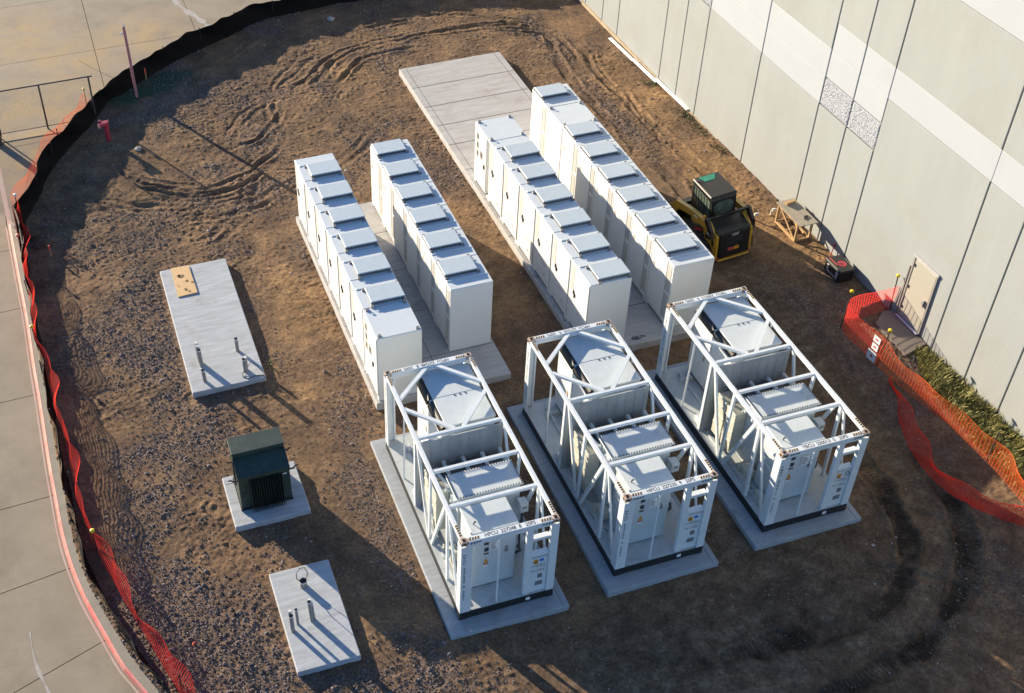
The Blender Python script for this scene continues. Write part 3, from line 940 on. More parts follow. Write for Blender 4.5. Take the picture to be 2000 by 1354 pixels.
# white trim boards lying along the wall foot
for k, (a, b, off) in enumerate(((26.0, 23.9, .0), (23.95, 21.9, .07), (22.1, 19.5, .02))):
    xm, ym = 16.18 + (26 - (a + b) / 2) * .042, (a + b) / 2
    zz = float(wall_ground(ym)) + .05
    o = tag(MB().box(-.075, .075, -(a - b) / 2, (a - b) / 2, 0, .045, c=.006).build('trim_board', 'trimw', None, (xm - off * .5, ym, zz), math.radians(2.0)),
            ['white trim board lying at the wall foot, the farthest of three', 'white trim board lying at the wall foot between two others', 'white trim board lying at the wall foot, the nearest of three'][k], 'board', 'white trim boards at the wall foot')

# ------------------------------------------------------------------ white cabinets
CW, CH, CP = 1.317, 2.381, 1.36      # width, height, pitch
HX, HY = CW / 2, CP / 2 - .008
LABC = None
def lugs(parent, pts):
    for x, y in pts:
        g = MB().box(x - .055, x + .055, y - .04, y + .04, CH, CH + .035, c=.008)
        g.tube([(x - .045, y, CH + .03), (x - .03, y, CH + .075), (x + .03, y, CH + .075), (x + .045, y, CH + .03)], .014, 6)
        g.build('lifting_lug', 'lug', parent)

def cabinet_body(t, recess=None):
    # recess: (y0, y1) where a cable chase is set back on the front (-x) face
    b = MB()
    if recess is None:
        b.box(-HX, HX, -HY, HY, .09, CH - .03, c=.008)
    else:
        y0, y1 = recess
        poly = [(-HX, -HY), (HX, -HY), (HX, HY), (-HX, HY)]
        if y1 >= HY - .001:
            poly = [(-HX, -HY), (HX, -HY), (HX, HY), (-HX + .16, HY), (-HX + .16, y0), (-HX, y0)]
        else:
            poly = [(-HX, y1), (-HX + .16, y1), (-HX + .16, -HY), (HX, -HY), (HX, HY), (-HX, HY)]
        b.prism(poly, 2, .09, CH - .03)
    b.build('body', 'cab', t)
    MB().box(-HX + .03, HX - .03, -HY + .03, HY - .03, 0, .091).build('plinth', 'dark', t)
    f = MB()
    for s in (-1, 1):
        f.box(-HX + .004, HX - .004, s * HY - (.16 if s > 0 else -.0), s * HY + (.16 if s < 0 else 0), .0, .092)
    f.each('foot', 'cab', t)
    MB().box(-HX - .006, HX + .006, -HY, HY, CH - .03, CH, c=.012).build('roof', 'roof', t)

def vented(recess=None):
    t = thing('battery_cabinet', 'x', 'cabinet')
    cabinet_body(t, recess)
    # roof hatch, off centre towards the back (+x)
    hx0, hx1, hy0, hy1 = -.39, .64, -.60, .10
    h = MB().box(hx0, hx1, hy0, hy1, CH + .085, CH + .125, c=.02)
    ho = h.build('roof_hatch', 'hatch', t)
    sk = MB()
    sk.box(hx0 + .02, hx1 - .02, hy0 + .02, hy1 - .02, CH + .0, CH + .084)
    sk.build('seal', 'seal', ho)
    bt = MB()
    n = 12
    for k in range(n):
        x = hx0 + .06 + (hx1 - hx0 - .12) * k / (n - 1)
        bt.box(x - .018, x + .018, hy0 + .004, hy0 + .021, CH + .045, CH + .083)
    for k in range(8):
        y = hy0 + .06 + (hy1 - hy0 - .12) * k / 7
        bt.box(hx0 + .004, hx0 + .021, y - .018, y + .018, CH + .045, CH + .083)
    bt.stuff('clip', 'lug', ho)
    lugs(t, [(hx0 - .02, hy1 + .02), (hx0 + .02, hy0 - .08), (hx1 - .06, hy0 - .07), (hx1 - .05, hy1 + .05)])
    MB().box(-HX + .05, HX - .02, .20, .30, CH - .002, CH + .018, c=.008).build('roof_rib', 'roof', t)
    # front (-x) : door with handle, grille strip at its far side, slots
    fx = -HX
    dy0, dy1 = -HY + .03, HY - .34 if recess is None else (HY - .34)
    d = MB().box(fx - .018, fx + .01, dy0, dy1, .16, CH - .06, c=.006).build('door', 'cab', t)
    MB().box(fx - .004, fx + .009, dy0 - .018, dy1 + .018, .142, CH - .042).build('door_gap', 'lug', d)
    hd = MB()
    hd.box(fx - .05, fx - .019, .275, .315, 1.32, 1.48, c=.006)
    hd.box(fx - .05, fx - .019, .205, .25, 1.24, 1.40, c=.006)
    hd.each('handle', 'black', d)
    sl_ = MB()
    sl_.box(fx - .0215, fx - .0185, -.42, -.02, 2.20, 2.212)
    sl_.box(fx - .0215, fx - .0185, -.33, .0, .80, .83)
    sl_.stuff('vent_slot', 'recess', d)
    MB().box(fx - .024, fx - .0185, -.30, -.26, .42, .50).build('warning_label', 'lug', d)
    if recess is None:
        g = MB()
        g.box(fx - .006, fx + .01, HY - .30, HY - .07, 1.36, 2.30)
        g.build('grille', 'grille', t)
    # back (+x): two stacked grilles, a small plate
    bx_ = HX
    db = MB().box(bx_ - .01, bx_ + .014, -HY + .42 - .36, HY - .03, .16, CH - .06, c=.006)
    g = MB()
    g.box(bx_ - .01, bx_ + .008, HY - .33, HY - .09, 1.30, CH - .10)
    g.box(bx_ - .01, bx_ + .008, HY - .33, HY - .09, .30, 1.17)
    go = g.each('grille', 'grille', t)[0]
    sl2 = MB()
    for z0, z1 in ((1.30, CH - .10), (.30, 1.17)):
        k = z0 + .03
        while k < z1 - .02:
            sl2.box(bx_ + .008, bx_ + .012, HY - .315, HY - .105, k, k + .012)
            k += .036
    sl2.stuff('louvre', 'recess', go)
    MB().box(bx_ - .009, bx_ + .003, -HY + .012, HY - .342, .142, CH - .042).build('panel_gap', 'lug', t)
    pdoor = MB().box(bx_ - .01, bx_ + .012, -HY + .03, HY - .36, .16, CH - .06, c=.006).build('back_panel', 'cab', t)
    MB().box(bx_ + .0125, bx_ + .016, -HY + .16, -HY + .29, 1.60, 1.80).build('plate', 'recess', pdoor)
    MB().box(bx_ + .0125, bx_ + .018, -HY + .36, -HY + .39, 2.03, 2.07).box(bx_ + .0125, bx_ + .018, -HY + .62, -HY + .65, 2.05, 2.08).each('bolt', 'lug', pdoor)
    return t

def plain(recess=None):
    t = thing('control_cabinet', 'x', 'cabinet')
    cabinet_body(t, recess)
    lugs(t, [(-HX + .10, HY - .08), (HX - .10, HY - .08), (-HX + .10, -HY + .08), (HX - .10, -HY + .08)])
    fx = -HX
    y0 = -HY + .03 if recess is None else recess[1] + .01
    d = MB().box(fx - .018, fx + .01, y0, HY - .03, .16, CH - .06, c=.006).build('door', 'cab', t)
    s = MB()
    for z in (1.98, 1.64, 1.30):
        s.box(fx - .022, fx - .0185, .28, .50, z - .14, z + .14)
    so_ = s.each('screen', 'grille', d)[0]
    s = MB()
    for z in (1.98, 1.64, 1.30):
        s.box(fx - .026, fx - .0225, .30, .43, z - .10, z + .12)
    s.each('screen_glass', 'screen', so_)
    w_ = MB().box(fx - .022, fx - .0185, -.15, .14, 1.24, 1.60).build('window', 'trimw', d)
    MB().box(fx - .026, fx - .0225, -.11, .10, 1.29, 1.57).build('pane', 'screen', w_)
    MB().box(fx - .05, fx - .019, -.30, -.255, 1.02, 1.20, c=.006).build('handle', 'black', d)
    MB().box(fx - .0215, fx - .0185, -.10, .28, .66, .685).box(fx - .0215, fx - .0185, -.25, .22, 2.16, 2.17).stuff('vent_slot', 'recess', d)
    bx_ = HX
    p = MB().box(bx_ - .01, bx_ + .012, -HY + .03, HY - .03, .16, CH - .06, c=.006).build('back_panel', 'cab', t)
    MB().box(bx_ + .0125, bx_ + .016, -HY + .16, -HY + .29, 1.60, 1.80).build('plate', 'recess', p)
    return t

def put(src, first, x, y, rz, label, group):
    o = src if first else copy_tree(src)
    o.location = (x, y, .15)
    o.rotation_euler = (0, 0, rz)
    o['label'] = label
    o['group'] = group
    return o

vent = vented()
pl = plain()
plr = plain((-HY, -HY + .22))            # control cabinet with a cable chase beside it
used = {'v': False, 'p': False, 'r': False}
def vcab(*a):
    put(vent, not used['v'], *a); used['v'] = True
GA = 'white cabinets in the row nearest the plywood pad'
xA = .315 + HX
for k in range(6):
    vcab(xA, 17.25 - CP / 2 - k * CP, 0, f'white hatch-roofed cabinet, {ORD[k]} from the far end of the row nearest the plywood pad', GA)
put(pl, True, xA, 17.25 - CP / 2 - 6 * CP, 0, 'plain-roofed white control cabinet ending the row nearest the plywood pad', GA)
GB = 'white cabinets in the second row from the plywood pad'
for k in range(6):
    vcab(2.959 + HX, 17.249 - CP / 2 - k * CP, math.pi, f'white hatch-roofed cabinet, {ORD[k]} from the far end of the second row from the plywood pad', GB)
GC = 'white cabinets in the third row from the plywood pad'
put(plr, True, 6.858 + HX, 17.502 - CP / 2, 0, 'plain-roofed white control cabinet beside the empty far pad end', GC)
for k in range(6):
    vcab(6.858 + HX, 17.502 - CP / 2 - (k + 1) * CP, 0, f'white hatch-roofed cabinet, {ORD[k + 1]} from the far end of the third row from the plywood pad', GC)
GD = 'white cabinets in the row nearest the wall'
vcab(9.547 + HX, 18.89 - CP / 2, math.pi, 'white hatch-roofed cabinet at the very far end of the row nearest the wall', GD)
o = copy_tree(pl)
o.location = (9.547 + HX, 18.89 - CP * 1.5, .15); o.rotation_euler = (0, 0, math.pi)
o['label'] = 'plain flat-roofed white cabinet, second from far end of the row nearest the wall'; o['group'] = GD
MB().box(9.535, 9.55, 18.89 - CP - .11, 18.89 - CP + .03, .18, 2.5).build('chase_shade_strip', 'recess', None)  # flat grey strip painting the shaded recess of the chase
bpy.data.objects['chase_shade_strip'].parent = o
bpy.data.objects['chase_shade_strip'].matrix_parent_inverse = (Matrix.Translation(o.location) @ Matrix.Rotation(math.pi, 4, 'Z')).inverted()
for k in range(6):
    vcab(9.547 + HX, 18.89 - CP / 2 - (k + 2) * CP, math.pi, f'white hatch-roofed cabinet, {ORD[k + 2]} from far end of the row nearest the wall', GD)

# ------------------------------------------------------------------ open-framed power skids
SL, SW, SH = 6.058, 2.438, 2.896
def stripes(mb, x0, y0, dx, dy, w, n, z=None, face='top', slant=.03):
    """n slanted black bars along (dx,dy) on a horizontal face at height z, bar width w across"""
    d = Vector((dx, dy, 0)).normalized()
    p = Vector((-d.y, d.x, 0))
    step = Vector((dx, dy, 0)).length / n
    for k in range(n):
        a = Vector((x0, y0, z)) + d * (step * (k + .15))
        b = a + d * (step * .55)
        if face == 'top':
            up = p * w
            mb.add([a, b, b + up + d * slant, a + up + d * slant], [(0, 1, 2, 3)])
        else:
            up = Vector((0, 0, w))
            mb.add([a, b, b + up + d * slant, a + up + d * slant], [(0, 1, 2, 3)])

def make_skid(code, size):
    t = thing('power_skid', 'x', 'power skid')
    # base frame
    b = MB()
    b.box(0, .13, .003, SL - .003, .0, .262, c=.01); b.box(SW - .13, SW, .003, SL - .003, .0, .262, c=.01)
    b.box(.131, SW - .131, 0, .13, .012, .258, c=.01); b.box(.131, SW - .131, SL - .13, SL, .012, .258, c=.01)
    for y in (1.2, 2.4, 3.6, 4.8):
        b.box(.131, SW - .131, y - .06, y + .06, .05, .24)
    bo = b.each('base_beam', 'skidblack', t)[0]
    MB().box(1.72, 1.83, -.004, .02, .09, .19).build('base_label', 'paper', bo)
    k_ = MB()
    for x in (0, SW - .18):
        for y in (-.004, SL - .174):
            k_.box(x - .004, x + .184, y, y + .178, -.0, .12, c=.008)
    k_.each('corner_casting', 'skidblack', bo)
    MB().box(.01, SW - .01, .01, SL - .01, .263, .285).build('deck', 'deck', t)
    # deck channels
    ch = MB()
    ch.box(.55, .63, 3.75, 5.75, .286, .37); ch.box(.45, .85, 5.42, 5.52, .286, .40)
    ch.box(.18, .26, .35, 3.4, .286, .36); ch.box(.18, 1.9, 1.62, 1.70, .286, .35)
    ch.each('deck_channel', 'deck', t)
    # corner posts
    for sx in (0, 1):
        for sy in (0, 1):
            p = MB()
            X = lambda v: v if sx == 0 else SW - v
            Yf = lambda v: v if sy == 0 else SL - v
            wx = .27 if sx == 0 else .20
            p.box(X(0), X(wx), Yf(0), Yf(.04), .263, SH - .17, c=.004)
            p.box(X(0), X(.04), Yf(.041), Yf(.25), .263, SH - .17, c=.004)
            p.box(X(wx - .04), X(wx), Yf(.041), Yf(.10), .263, SH - .17)
            po = p.build('corner_post', 'steel', t)
            c = MB().box(X(0), X(.178), Yf(0), Yf(.162), SH - .118, SH, c=.012)
            co = c.build('corner_casting', 'rust', t)
            hl = MB()
            hl.box(X(.05), X(.125), Yf(.035), Yf(.125), SH - .002, SH + .003)
            hl.box(X(.055), X(.12), Yf(-.003), Yf(.01), SH - .09, SH - .03)
            hl.box(X(-.003), X(.01), Yf(.05), Yf(.11), SH - .09, SH - .03)
            hl.each('opening', 'black', co)
    # end rails
    for y in (.0, SL - .17):
        MB().box(.18, SW - .18, y + .003, y + .167, SH - .185, SH - .012, c=.008).build('end_rail', 'steel', t)
    for x in (0.012, SW - .112):
        MB().box(x, x + .10, .165, SL - .165, SH - .115, SH - .016, c=.008).build('top_rail', 'steel', t)
    # cross beams
    for y in (1.18, 2.34):
        MB().box(.113, SW - .113, y - .045, y + .045, SH - .12, SH - .03, c=.006).build('cross_beam', 'steel', t)
    # firewall
    f = MB().box(.06, SW - .06, 3.49, 3.53, .287, 2.66).build('firewall', 'galv', t)
    MB().box(.113, SW - .113, 3.465, 3.555, SH - .115, SH - .025, c=.006).build('cross_beam', 'steel', t)
    rb = MB()
    for k in range(9):
        x = .18 + k * .26
        rb.box(x, x + .03, 3.478, 3.489, .35, 2.60)
    rb.each('rib', 'galv', f)
    # roof diamond
    zb = SH - .065
    for a, c2 in (((1.13, SL - .17), (.10, 4.97)), ((1.42, SL - .17), (SW - .10, 4.95)), ((.10, 4.6), (1.10, 3.56)), ((SW - .10, 4.62), (1.34, 3.56))):
        MB().bar((*a, zb), (*c2, zb), .10, .075).build('diagonal_brace', 'steel', t)
    # side bracing
    zt, z0 = SH - .12, .286
    for s in (0, 1):
        x = .06 if s == 0 else SW - .06
        L = [((x, 3.58, z0), (x, 3.58, zt), .10, .05), ((x, 3.38, zt), (x, 2.52, z0), .08, .06), ((x, 2.36, zt), (x, 2.44, z0), .085, .06),
             ((x, 1.28, zt), (x, 2.24, z0), .085, .06), ((x, 1.14, zt), (x, 1.06, z0), .085, .06), ((x, 1.02, zt), (x, .28, z0), .06, .05)]
        for a, c2, w, h in L:
            MB().bar(a, c2, h, w, up=(0, 1, 0)).build('side_brace', 'steel', t)
        MB().tube([(x, 4.48, zt), (x, 4.55, z0)], .024, 8).build('tie_rod', 'steel', t)
    # front face: mid post, thin rod, ladder rungs and marked panel
    MB().box(1.64, 1.80, .02, .12, .287, SH - .186, c=.006).build('front_post', 'steel', t)
    MB().tube([(.97, .06, .286), (.97, .06, SH - .185)], .026, 8).build('front_rod', 'steel', t)
    for z in (1.69, 2.28):
        MB().box(1.802, SW - .202, .03, .17, z - .04, z + .05, c=.006).build('ladder_rung', 'steel', t)
    mp = MB().box(1.802, SW - .202, .05, .10, .287, 1.55, c=.004).build('marking_panel', 'steel', t)
    y = .047
    def plate(nm, mt, x0, x1, za, zb_, par=mp):
        MB().box(x0, x1, y - .003, y + .004, za, zb_).build(nm, mt, par)
    plate('orange_sticker', 'orangestick', 1.87, 1.99, 1.36, 1.51)
    text('▲', .07, 'ink', mp, (1.93, y - .005, 1.43), (1, 0, 0), (0, 0, 1)) if False else None
    MB().prism([(1.90, 1.39), (1.96, 1.39), (1.93, 1.46)], 1, y - .006, y - .004).build('symbol', 'ink', mp)
    if size != 'round':
        plate('blue_sticker', 'bluestick', 2.03, 2.13, 1.42, 1.51)
    else:
        rg = MB()
        pts = [(2.16 + .055 * math.cos(a * math.pi / 8), y - .002, 1.47 + .07 * math.sin(a * math.pi / 8)) for a in range(17)]
        rg.tube(pts, .008, 5)
        rg.build('ring_emblem', 'ink', mp)
    for zz, tx in ((1.31, '30 480 KG'), (1.245, '67 200 LB'), (1.12, '4 170 KG'), (1.06, '9 190 LB')):
        text(tx, .052, 'ink', mp, (2.07, y - .005, zz), (1, 0, 0), (0, 0, 1), 1.0)
    text('MAX GW', .048, 'ink', mp, (1.87, y - .005, 1.28), (1, 0, 0), (0, 0, 1))
    text('TARE', .048, 'ink', mp, (1.87, y - .005, 1.09), (1, 0, 0), (0, 0, 1))
    plate('nameplate', 'greystick', 2.0, 2.12, .80, .95)
    plate('nameplate', 'greystick', 1.95, 2.14, .52, .67)
    # lettering
    ztop = SH - .010
    text(code, .145, 'ink', t, (SW / 2, .085, ztop), (1, 0, 0), (0, 1, 0), .86)
    text(code, .145, 'ink', t, (SW / 2 - .05, SL - .085, ztop), (-1, 0, 0), (0, -1, 0), .86)
    vtx = '\n'.join(code.replace('   ', ' ').replace('  ', ' '))
    me = text_mesh(vtx, .118, 'ink')
    me.transform(Matrix.Diagonal((1, .82, 1, 1)))
    me.transform(Matrix.Rotation(math.pi / 2, 4, 'X'))
    link('lettering', me, t, (.085, -.004, 1.62))['kind'] = 'stuff'
    me2 = me.copy()
    me2.transform(Matrix.Rotation(-math.pi / 2, 4, 'Z'))
    link('lettering', me2, t, (-.004, SL - .13, 1.62))['kind'] = 'stuff'
    # hazard marks
    yb, hz = MB(), MB()
    for x0 in (.19, SW - .19 - .28):
        for yy in (.03, SL - .14):
            yb.box(x0, x0 + .28, yy + .01, yy + .09, SH - .0125, SH - .0085)
            stripes(hz, x0 + .01, yy + .014, .26, 0, .072, 4, z=SH - .0065, slant=.02)
        stripes(hz, x0 + .01, -.0005, .28, 0, .06, 4, z=SH - .105, face='front')
    for x in (.014, SW - .110):
        for yy in (.19, SL - .19 - .4):
            yb.box(x + .015, x + .085, yy, yy + .4, SH - .0165, SH - .0125)
            stripes(hz, x + .02, yy + .02, 0, .36, -.06, 5, z=SH - .0105, slant=.02)
    yo = yb.each('hazard_marking', 'hazy', t)[0]
    hz.stuff('stripe', 'ink', yo)
    tk = MB()
    for x, s in ((.24, 1), (SW - .24, -1)):
        for y_ in (.085, SL - .085):
            tk.tube([(x - .04, y_, SH - .02), (x - .04, y_, SH + .05), (x + .04, y_, SH + .05), (x + .04, y_, SH - .02)], .012, 6)
    tk.each('lifting_eye', 'steel', t)
    # ---- front cabinet (low voltage board)
    c0 = MB().box(.50, 1.62, .60, 1.40, .32, 2.31, c=.008).build('switch_cabinet', 'steel2', t)
    MB().box(.47, 1.66, .56, 1.43, 2.311, 2.39, c=.015).build('lid', 'steel2', c0)
    d0 = MB().box(.54, 1.58, .588, .598, .38, 2.22, c=.004).build('door', 'steel2', c0)
    MB().box(.52, 1.60, .63, 1.37, .286, .321).build('plinth', 'skidblack', c0)
    lb = MB()
    lb.box(.80, .92, .584, .5875, 1.84, 2.05)
    lb.box(.81, .92, .584, .5875, 1.60, 1.74); lb.box(.80, .93, .584, .5875, 1.49, 1.545)
    lb.each('display', 'dark', c0)
    MB().prism([(.80, 1.16), (.93, 1.16), (.865, 1.36)], 1, .583, .5875).build('warning_triangle', 'orangestick', c0)
    MB().box(.80, .93, .584, .5875, 1.10, 1.14).build('warning_strip', 'redstick', c0)
    MB().box(.80, .93, .584, .5875, 1.03, 1.098).build('label_plate', 'paper', c0)
    hk = MB().tube([(1.38, .588, 1.62), (1.38, .53, 1.62), (1.38, .53, 1.50)], .018, 6).box(1.34, 1.42, .575, .5875, 1.42, 1.52)
    hk.build('handle', 'lug', c0)
    sd = MB()
    for k in range(3):
        sd.box(.46, .499, .66 + k * .02, 1.24, 1.2 + k * .32, 1.36 + k * .32, c=.01)
    sd.each('side_box', 'steel2', c0)
    MB().tube([(.62, .85, 2.39), (.62, .85, 2.44), (.68, .85, 2.47)], .02, 6).build('vent_plug', 'dark', c0)
    # ---- oil transformer
    tx = MB().box(.54, 2.16, 1.71, 2.45, .36, 2.37, c=.015).build('transformer_tank', 'steel2', t)
    MB().box(.48, 2.22, 1.66, 2.50, 2.371, 2.42, c=.008).build('lid', 'steel2', tx)
    bl = MB()
    for k in range(24):
        x = .52 + k * (1.66 / 23)
        for yy in (1.685, 2.475):
            bl.box(x - .013, x + .013, yy - .013, yy + .013, 2.421, 2.445)
    for k in range(11):
        yy = 1.75 + k * (.66 / 10)
        for x in (.505, 2.195):
            bl.box(x - .013, x + .013, yy - .013, yy + .013, 2.421, 2.445)
    bl.stuff('bolt', 'dark', tx)
    MB().tube([(2.0, 2.2, 2.42), (2.0, 2.2, 2.46)], .06, 10).build('cap', 'steel2', tx)
    MB().box(.60, 2.12, 1.75, 2.42, .286, .361).build('foot', 'skidblack', tx)
    # rear radiators
    r = MB()
    for k in range(30):
        x = .60 + k * .058
        r.box(x, x + .026, 2.66, 3.36, .70, 1.79)
    ro = r.stuff('radiator', 'raddark', t)
    pp_ = MB()
    for x in (.76, 1.28, 1.80, 2.28):
        pp_.tube([(x, 2.455, 1.86), (x, 3.36, 1.86), (x, 3.42, 1.86)], .055, 10)
        pp_.tube([(x, 2.455, .80), (x, 3.40, .80)], .04, 8)
    pp_.each('header_pipe', 'steel2', ro, True)
    # left radiators
    for y0 in (2.80, 2.32):
        r = MB()
        for k in range(11):
            yy = y0 + k * .036
            r.box(.20, .52, yy, yy + .015, .62, 2.0)
        ro = r.stuff('radiator', 'rad', t)
        g = MB().box(.185, .20, y0 - .02, y0 + .40, .60, 2.02)
        g.build('cover', 'rad', ro)
        g = MB()
        for z in (.98, 1.34, 1.70, 1.97):
            g.box(.168, .186, y0 - .02, y0 + .40, z, z + .03)
        g.each('cover_rail', 'steel2', ro)
    pb = MB()
    pb.tube([(.42, 2.4, 2.02), (.56, 2.35, 2.0)], .04, 8); pb.tube([(.45, 2.9, 2.04), (.60, 2.44, 2.0)], .04, 8)
    for yy in (1.78, 1.95, 2.3):
        pb.tube([(.46, yy, 2.10), (.46, yy, 2.28)], .035, 8); pb.box(.42, .545, yy - .03, yy + .03, 2.05, 2.12)
    pb.each('valve', 'steel2', tx)
    # gauge box on the right
    gb = MB().box(2.04, 2.26, 1.36, 1.62, 1.68, 1.98, c=.015).build('gauge_box', 'steel2', tx)
    MB().box(2.09, 2.21, 1.352, 1.358, 1.85, 1.88).build('slot', 'black', gb)
    MB().box(2.06, 2.15, 1.621, 1.72, 1.75, 1.9).build('bracket', 'steel2', gb)
    cb = MB()
    cb.tube([(2.15, 1.5, 1.68), (2.15, 1.48, 1.2), (2.1, 1.45, .8), (2.05, 1.3, .4)], .03, 6)
    cb.tube([(1.75, .75, 1.3), (1.9, .9, .9), (2.0, 1.1, .6), (1.95, 1.3, .29)], .035, 6)
    cb.each('cable_bundle', 'dark', t)
    MB().box(1.92, 2.24, 1.35, 1.85, .286, .60, c=.01).build('oil_box', 'steel2', t)
    # pump boxes on the left floor
    pm = MB().box(.30, .55, 1.45, 1.80, .34, .66, c=.04).box(.25, .42, .72, .98, .30, .52, c=.02)
    pm.tube([(.25, 1.9, .42), (.52, 1.9, .42)], .11, 12)
    pm.tube([(.30, 1.2, .32), (.30, 2.2, .34)], .04, 8)
    pm.each('pump', 'rad', t)
    # ---- inverter house at the back
    iv = MB().box(.88, 2.30, 3.84, 5.86, .40, 2.64, c=.008).build('inverter_cabinet', 'steel2', t)
    MB().box(.92, 2.28, 3.88, 5.84, .287, .401).build('plinth', 'skidblack', iv)
    MB().box(.965, 2.31, 4.86, 5.88, 2.641, 2.70, c=.008).build('roof_plate', 'steel2', iv)
    MB().box(.965, 2.31, 3.80, 4.85, 2.641, 2.70, c=.008).build('roof_plate', 'steel2', iv)
    hd = MB()
    for y0, y1 in ((4.90, 5.86), (3.84, 4.82)):
        n = 7
        poly = [(.962, 2.42)] + [(.962 - .16 * math.cos(a * math.pi / 2 / n), 2.50 + .17 * math.sin(a * math.pi / 2 / n)) for a in range(n + 1)]
        hd.prism(poly, 1, y0, y1)
        poly = [(2.312, 2.5), (2.39, 2.5), (2.36, 2.64), (2.312, 2.68)]
        hd.prism(poly, 1, y0, y1)
    hd.each('air_hood', 'black', iv, True)
    dl = MB().box(.862, .879, 4.86, 5.82, .46, 2.38, c=.004).box(.862, .879, 3.88, 4.84, .46, 2.38, c=.004)
    dl.each('door', 'cab', iv)
    MB().box(.852, .8615, 5.05, 5.13, 1.30, 1.50).build('handle', 'rust', iv)
    MB().box(.855, .8615, 5.25, 5.36, 1.75, 1.92).build('plate', 'recess', iv)
    bb = MB()
    for x in (1.55, 1.70, 1.85):
        bb.box(x - .02, x + .02, 4.80, 4.83, 2.701, 2.715)
    bb.stuff('bolt', 'dark', iv)
    tank = MB().box(.10, .40, 3.62, 3.95, .29, .50, c=.02)
    tank.build('junction_box', 'steel2', t)
    # paper notice on the front rod
    return t

SK = [((0, 0), 'HPCU  227248  8   25PS', 'white open-framed power skid numbered 227248, nearest the green transformer', 'sq'),
      ((4.108, .048), 'HPCU  227235  9   25PS', 'white open-framed power skid numbered 227235, standing between the other two', 'sq'),
      ((8.32, .141), 'YBCU  230013  0   25PS', 'white open-framed power skid numbered 230013, nearest the warehouse wall', 'round')]
for (x, y), code, lab, sz in SK:
    s = make_skid(code, sz)
    s.location = (x, y, .003)
    s['label'] = lab
    s['group'] = 'open-framed power skids on concrete pads'
def notice(x, y, z, lab, rz=0.0):
    o = MB().box(-.11, .11, -.004, .004, -.16, .16).build('notice_sheet', 'paper', None, (x, y, z), rz)
    tag(o, lab, 'notice')
    ln = MB()
    for k in range(6):
        w = random.uniform(.05, .085)
        ln.box(-.09, -.09 + 2 * w, -.0065, -.0045, .11 - k * .045, .125 - k * .045)
    ln.stuff('print_line', 'ink', o)
    return o
notice(1.06, .565, 1.78, 'white paper notice on the front rod of skid 227248')
notice(4.108 + 1.14, .048 + .565, 1.76, 'white paper notice taped to the cabinet door of skid 227235')
notice(8.32 + 1.22, .141 + .565, 1.74, 'white paper notice clipped to the cabinet door of skid 230013')

# ------------------------------------------------------------------ green pad transformer
tf = thing('transformer', 'dark green pad transformer with a finned cooling bank', 'transformer', (-3.635, 5.5, .1))
b = MB().prism([(-.54, 0), (.60, 0), (.60, 1.53), (.03, 1.53), (.03, 1.40), (-.54, 1.22)], 0, -.685, .685).build('tank', 'green', tf)
MB().box(-.71, .71, .0, .64, 1.531, 1.60, c=.012).build('cover', 'green', tf)
MB().prism([(-.58, 1.21), (-.58, 1.26), (.028, 1.445), (.028, 1.405)], 0, -.70, .70).build('sloped_lid', 'green', tf)
bo = MB()
for k in range(16):
    x = -.66 + k * .088
    bo.box(x - .014, x + .014, -.585, -.55, 1.262, 1.285)
for k in range(9):
    y = -.52 + k * .062
    bo.box(-.715, -.690, y - .014, y + .014, 1.27 + .3 * (y + .58), 1.30 + .3 * (y + .58))
bo.stuff('bolt', 'green', tf)
for k in range(14):
    x = -.40 + k * .064
    MB().box(x, x + .016, -.74, -.541, .04, 1.12, c=.004).build('cooling_fin', 'greendk', tf)
MB().box(-.705, .705, -.56, .62, -.0, .07).build('base_rail', 'ck', tf)
hk = MB()
for s in (-1, 1):
    hk.tube([(s * .69, -.50, 1.12), (s * .80, -.50, 1.13), (s * .86, -.50, 1.20), (s * .93, -.50, 1.20)], .022, 6)
    hk.tube([(s * .69, .02, 1.30), (s * .80, .02, 1.32), (s * .86, .02, 1.36)], .022, 6)
    hk.box(s * .686, s * .72, -.02, .04, .45, 1.35)
hk.each('lifting_hook', 'ck', tf)
MB().box(.50, .60, -.5455, -.541, 1.02, 1.06).build('nameplate', 'paper', tf)

# ------------------------------------------------------------------ plywood, conduits, cables on the left pads
pw = MB().add([(.0, .0, 0), (.64, .03, 0), (.61, 1.52, .012), (.02, 1.55, 0), (.0, .0, .02), (.64, .03, .028), (.61, 1.52, .035), (.02, 1.55, .02)],
              [(3, 2, 1, 0), (4, 5, 6, 7), (0, 1, 5, 4), (1, 2, 6, 5), (2, 3, 7, 6), (3, 0, 4, 7)]).build('plywood_sheet', 'ply', None, (-4.43, 14.34, .108))
tag(pw, 'tan plywood offcut with brown knots lying on the grey pad', 'plywood')
sp = MB()
for x, y, r in ((.28, 1.02, .10), (.20, 1.05, .07), (.41, .72, .055), (.30, .30, .06), (.40, .17, .045), (.58, .60, .05), (.10, .55, .03)):
    n = 9
    zz = .0285 + .012 * y / 1.5 if x > .3 else .0265 + .008 * y / 1.5
    sp.add([(x + r * random.uniform(.7, 1.2) * math.cos(2 * math.pi * k / n), y + .8 * r * random.uniform(.7, 1.2) * math.sin(2 * math.pi * k / n), .038) for k in range(n)], [tuple(range(n))])
sp.stuff('knot_stain', 'plystain', pw)

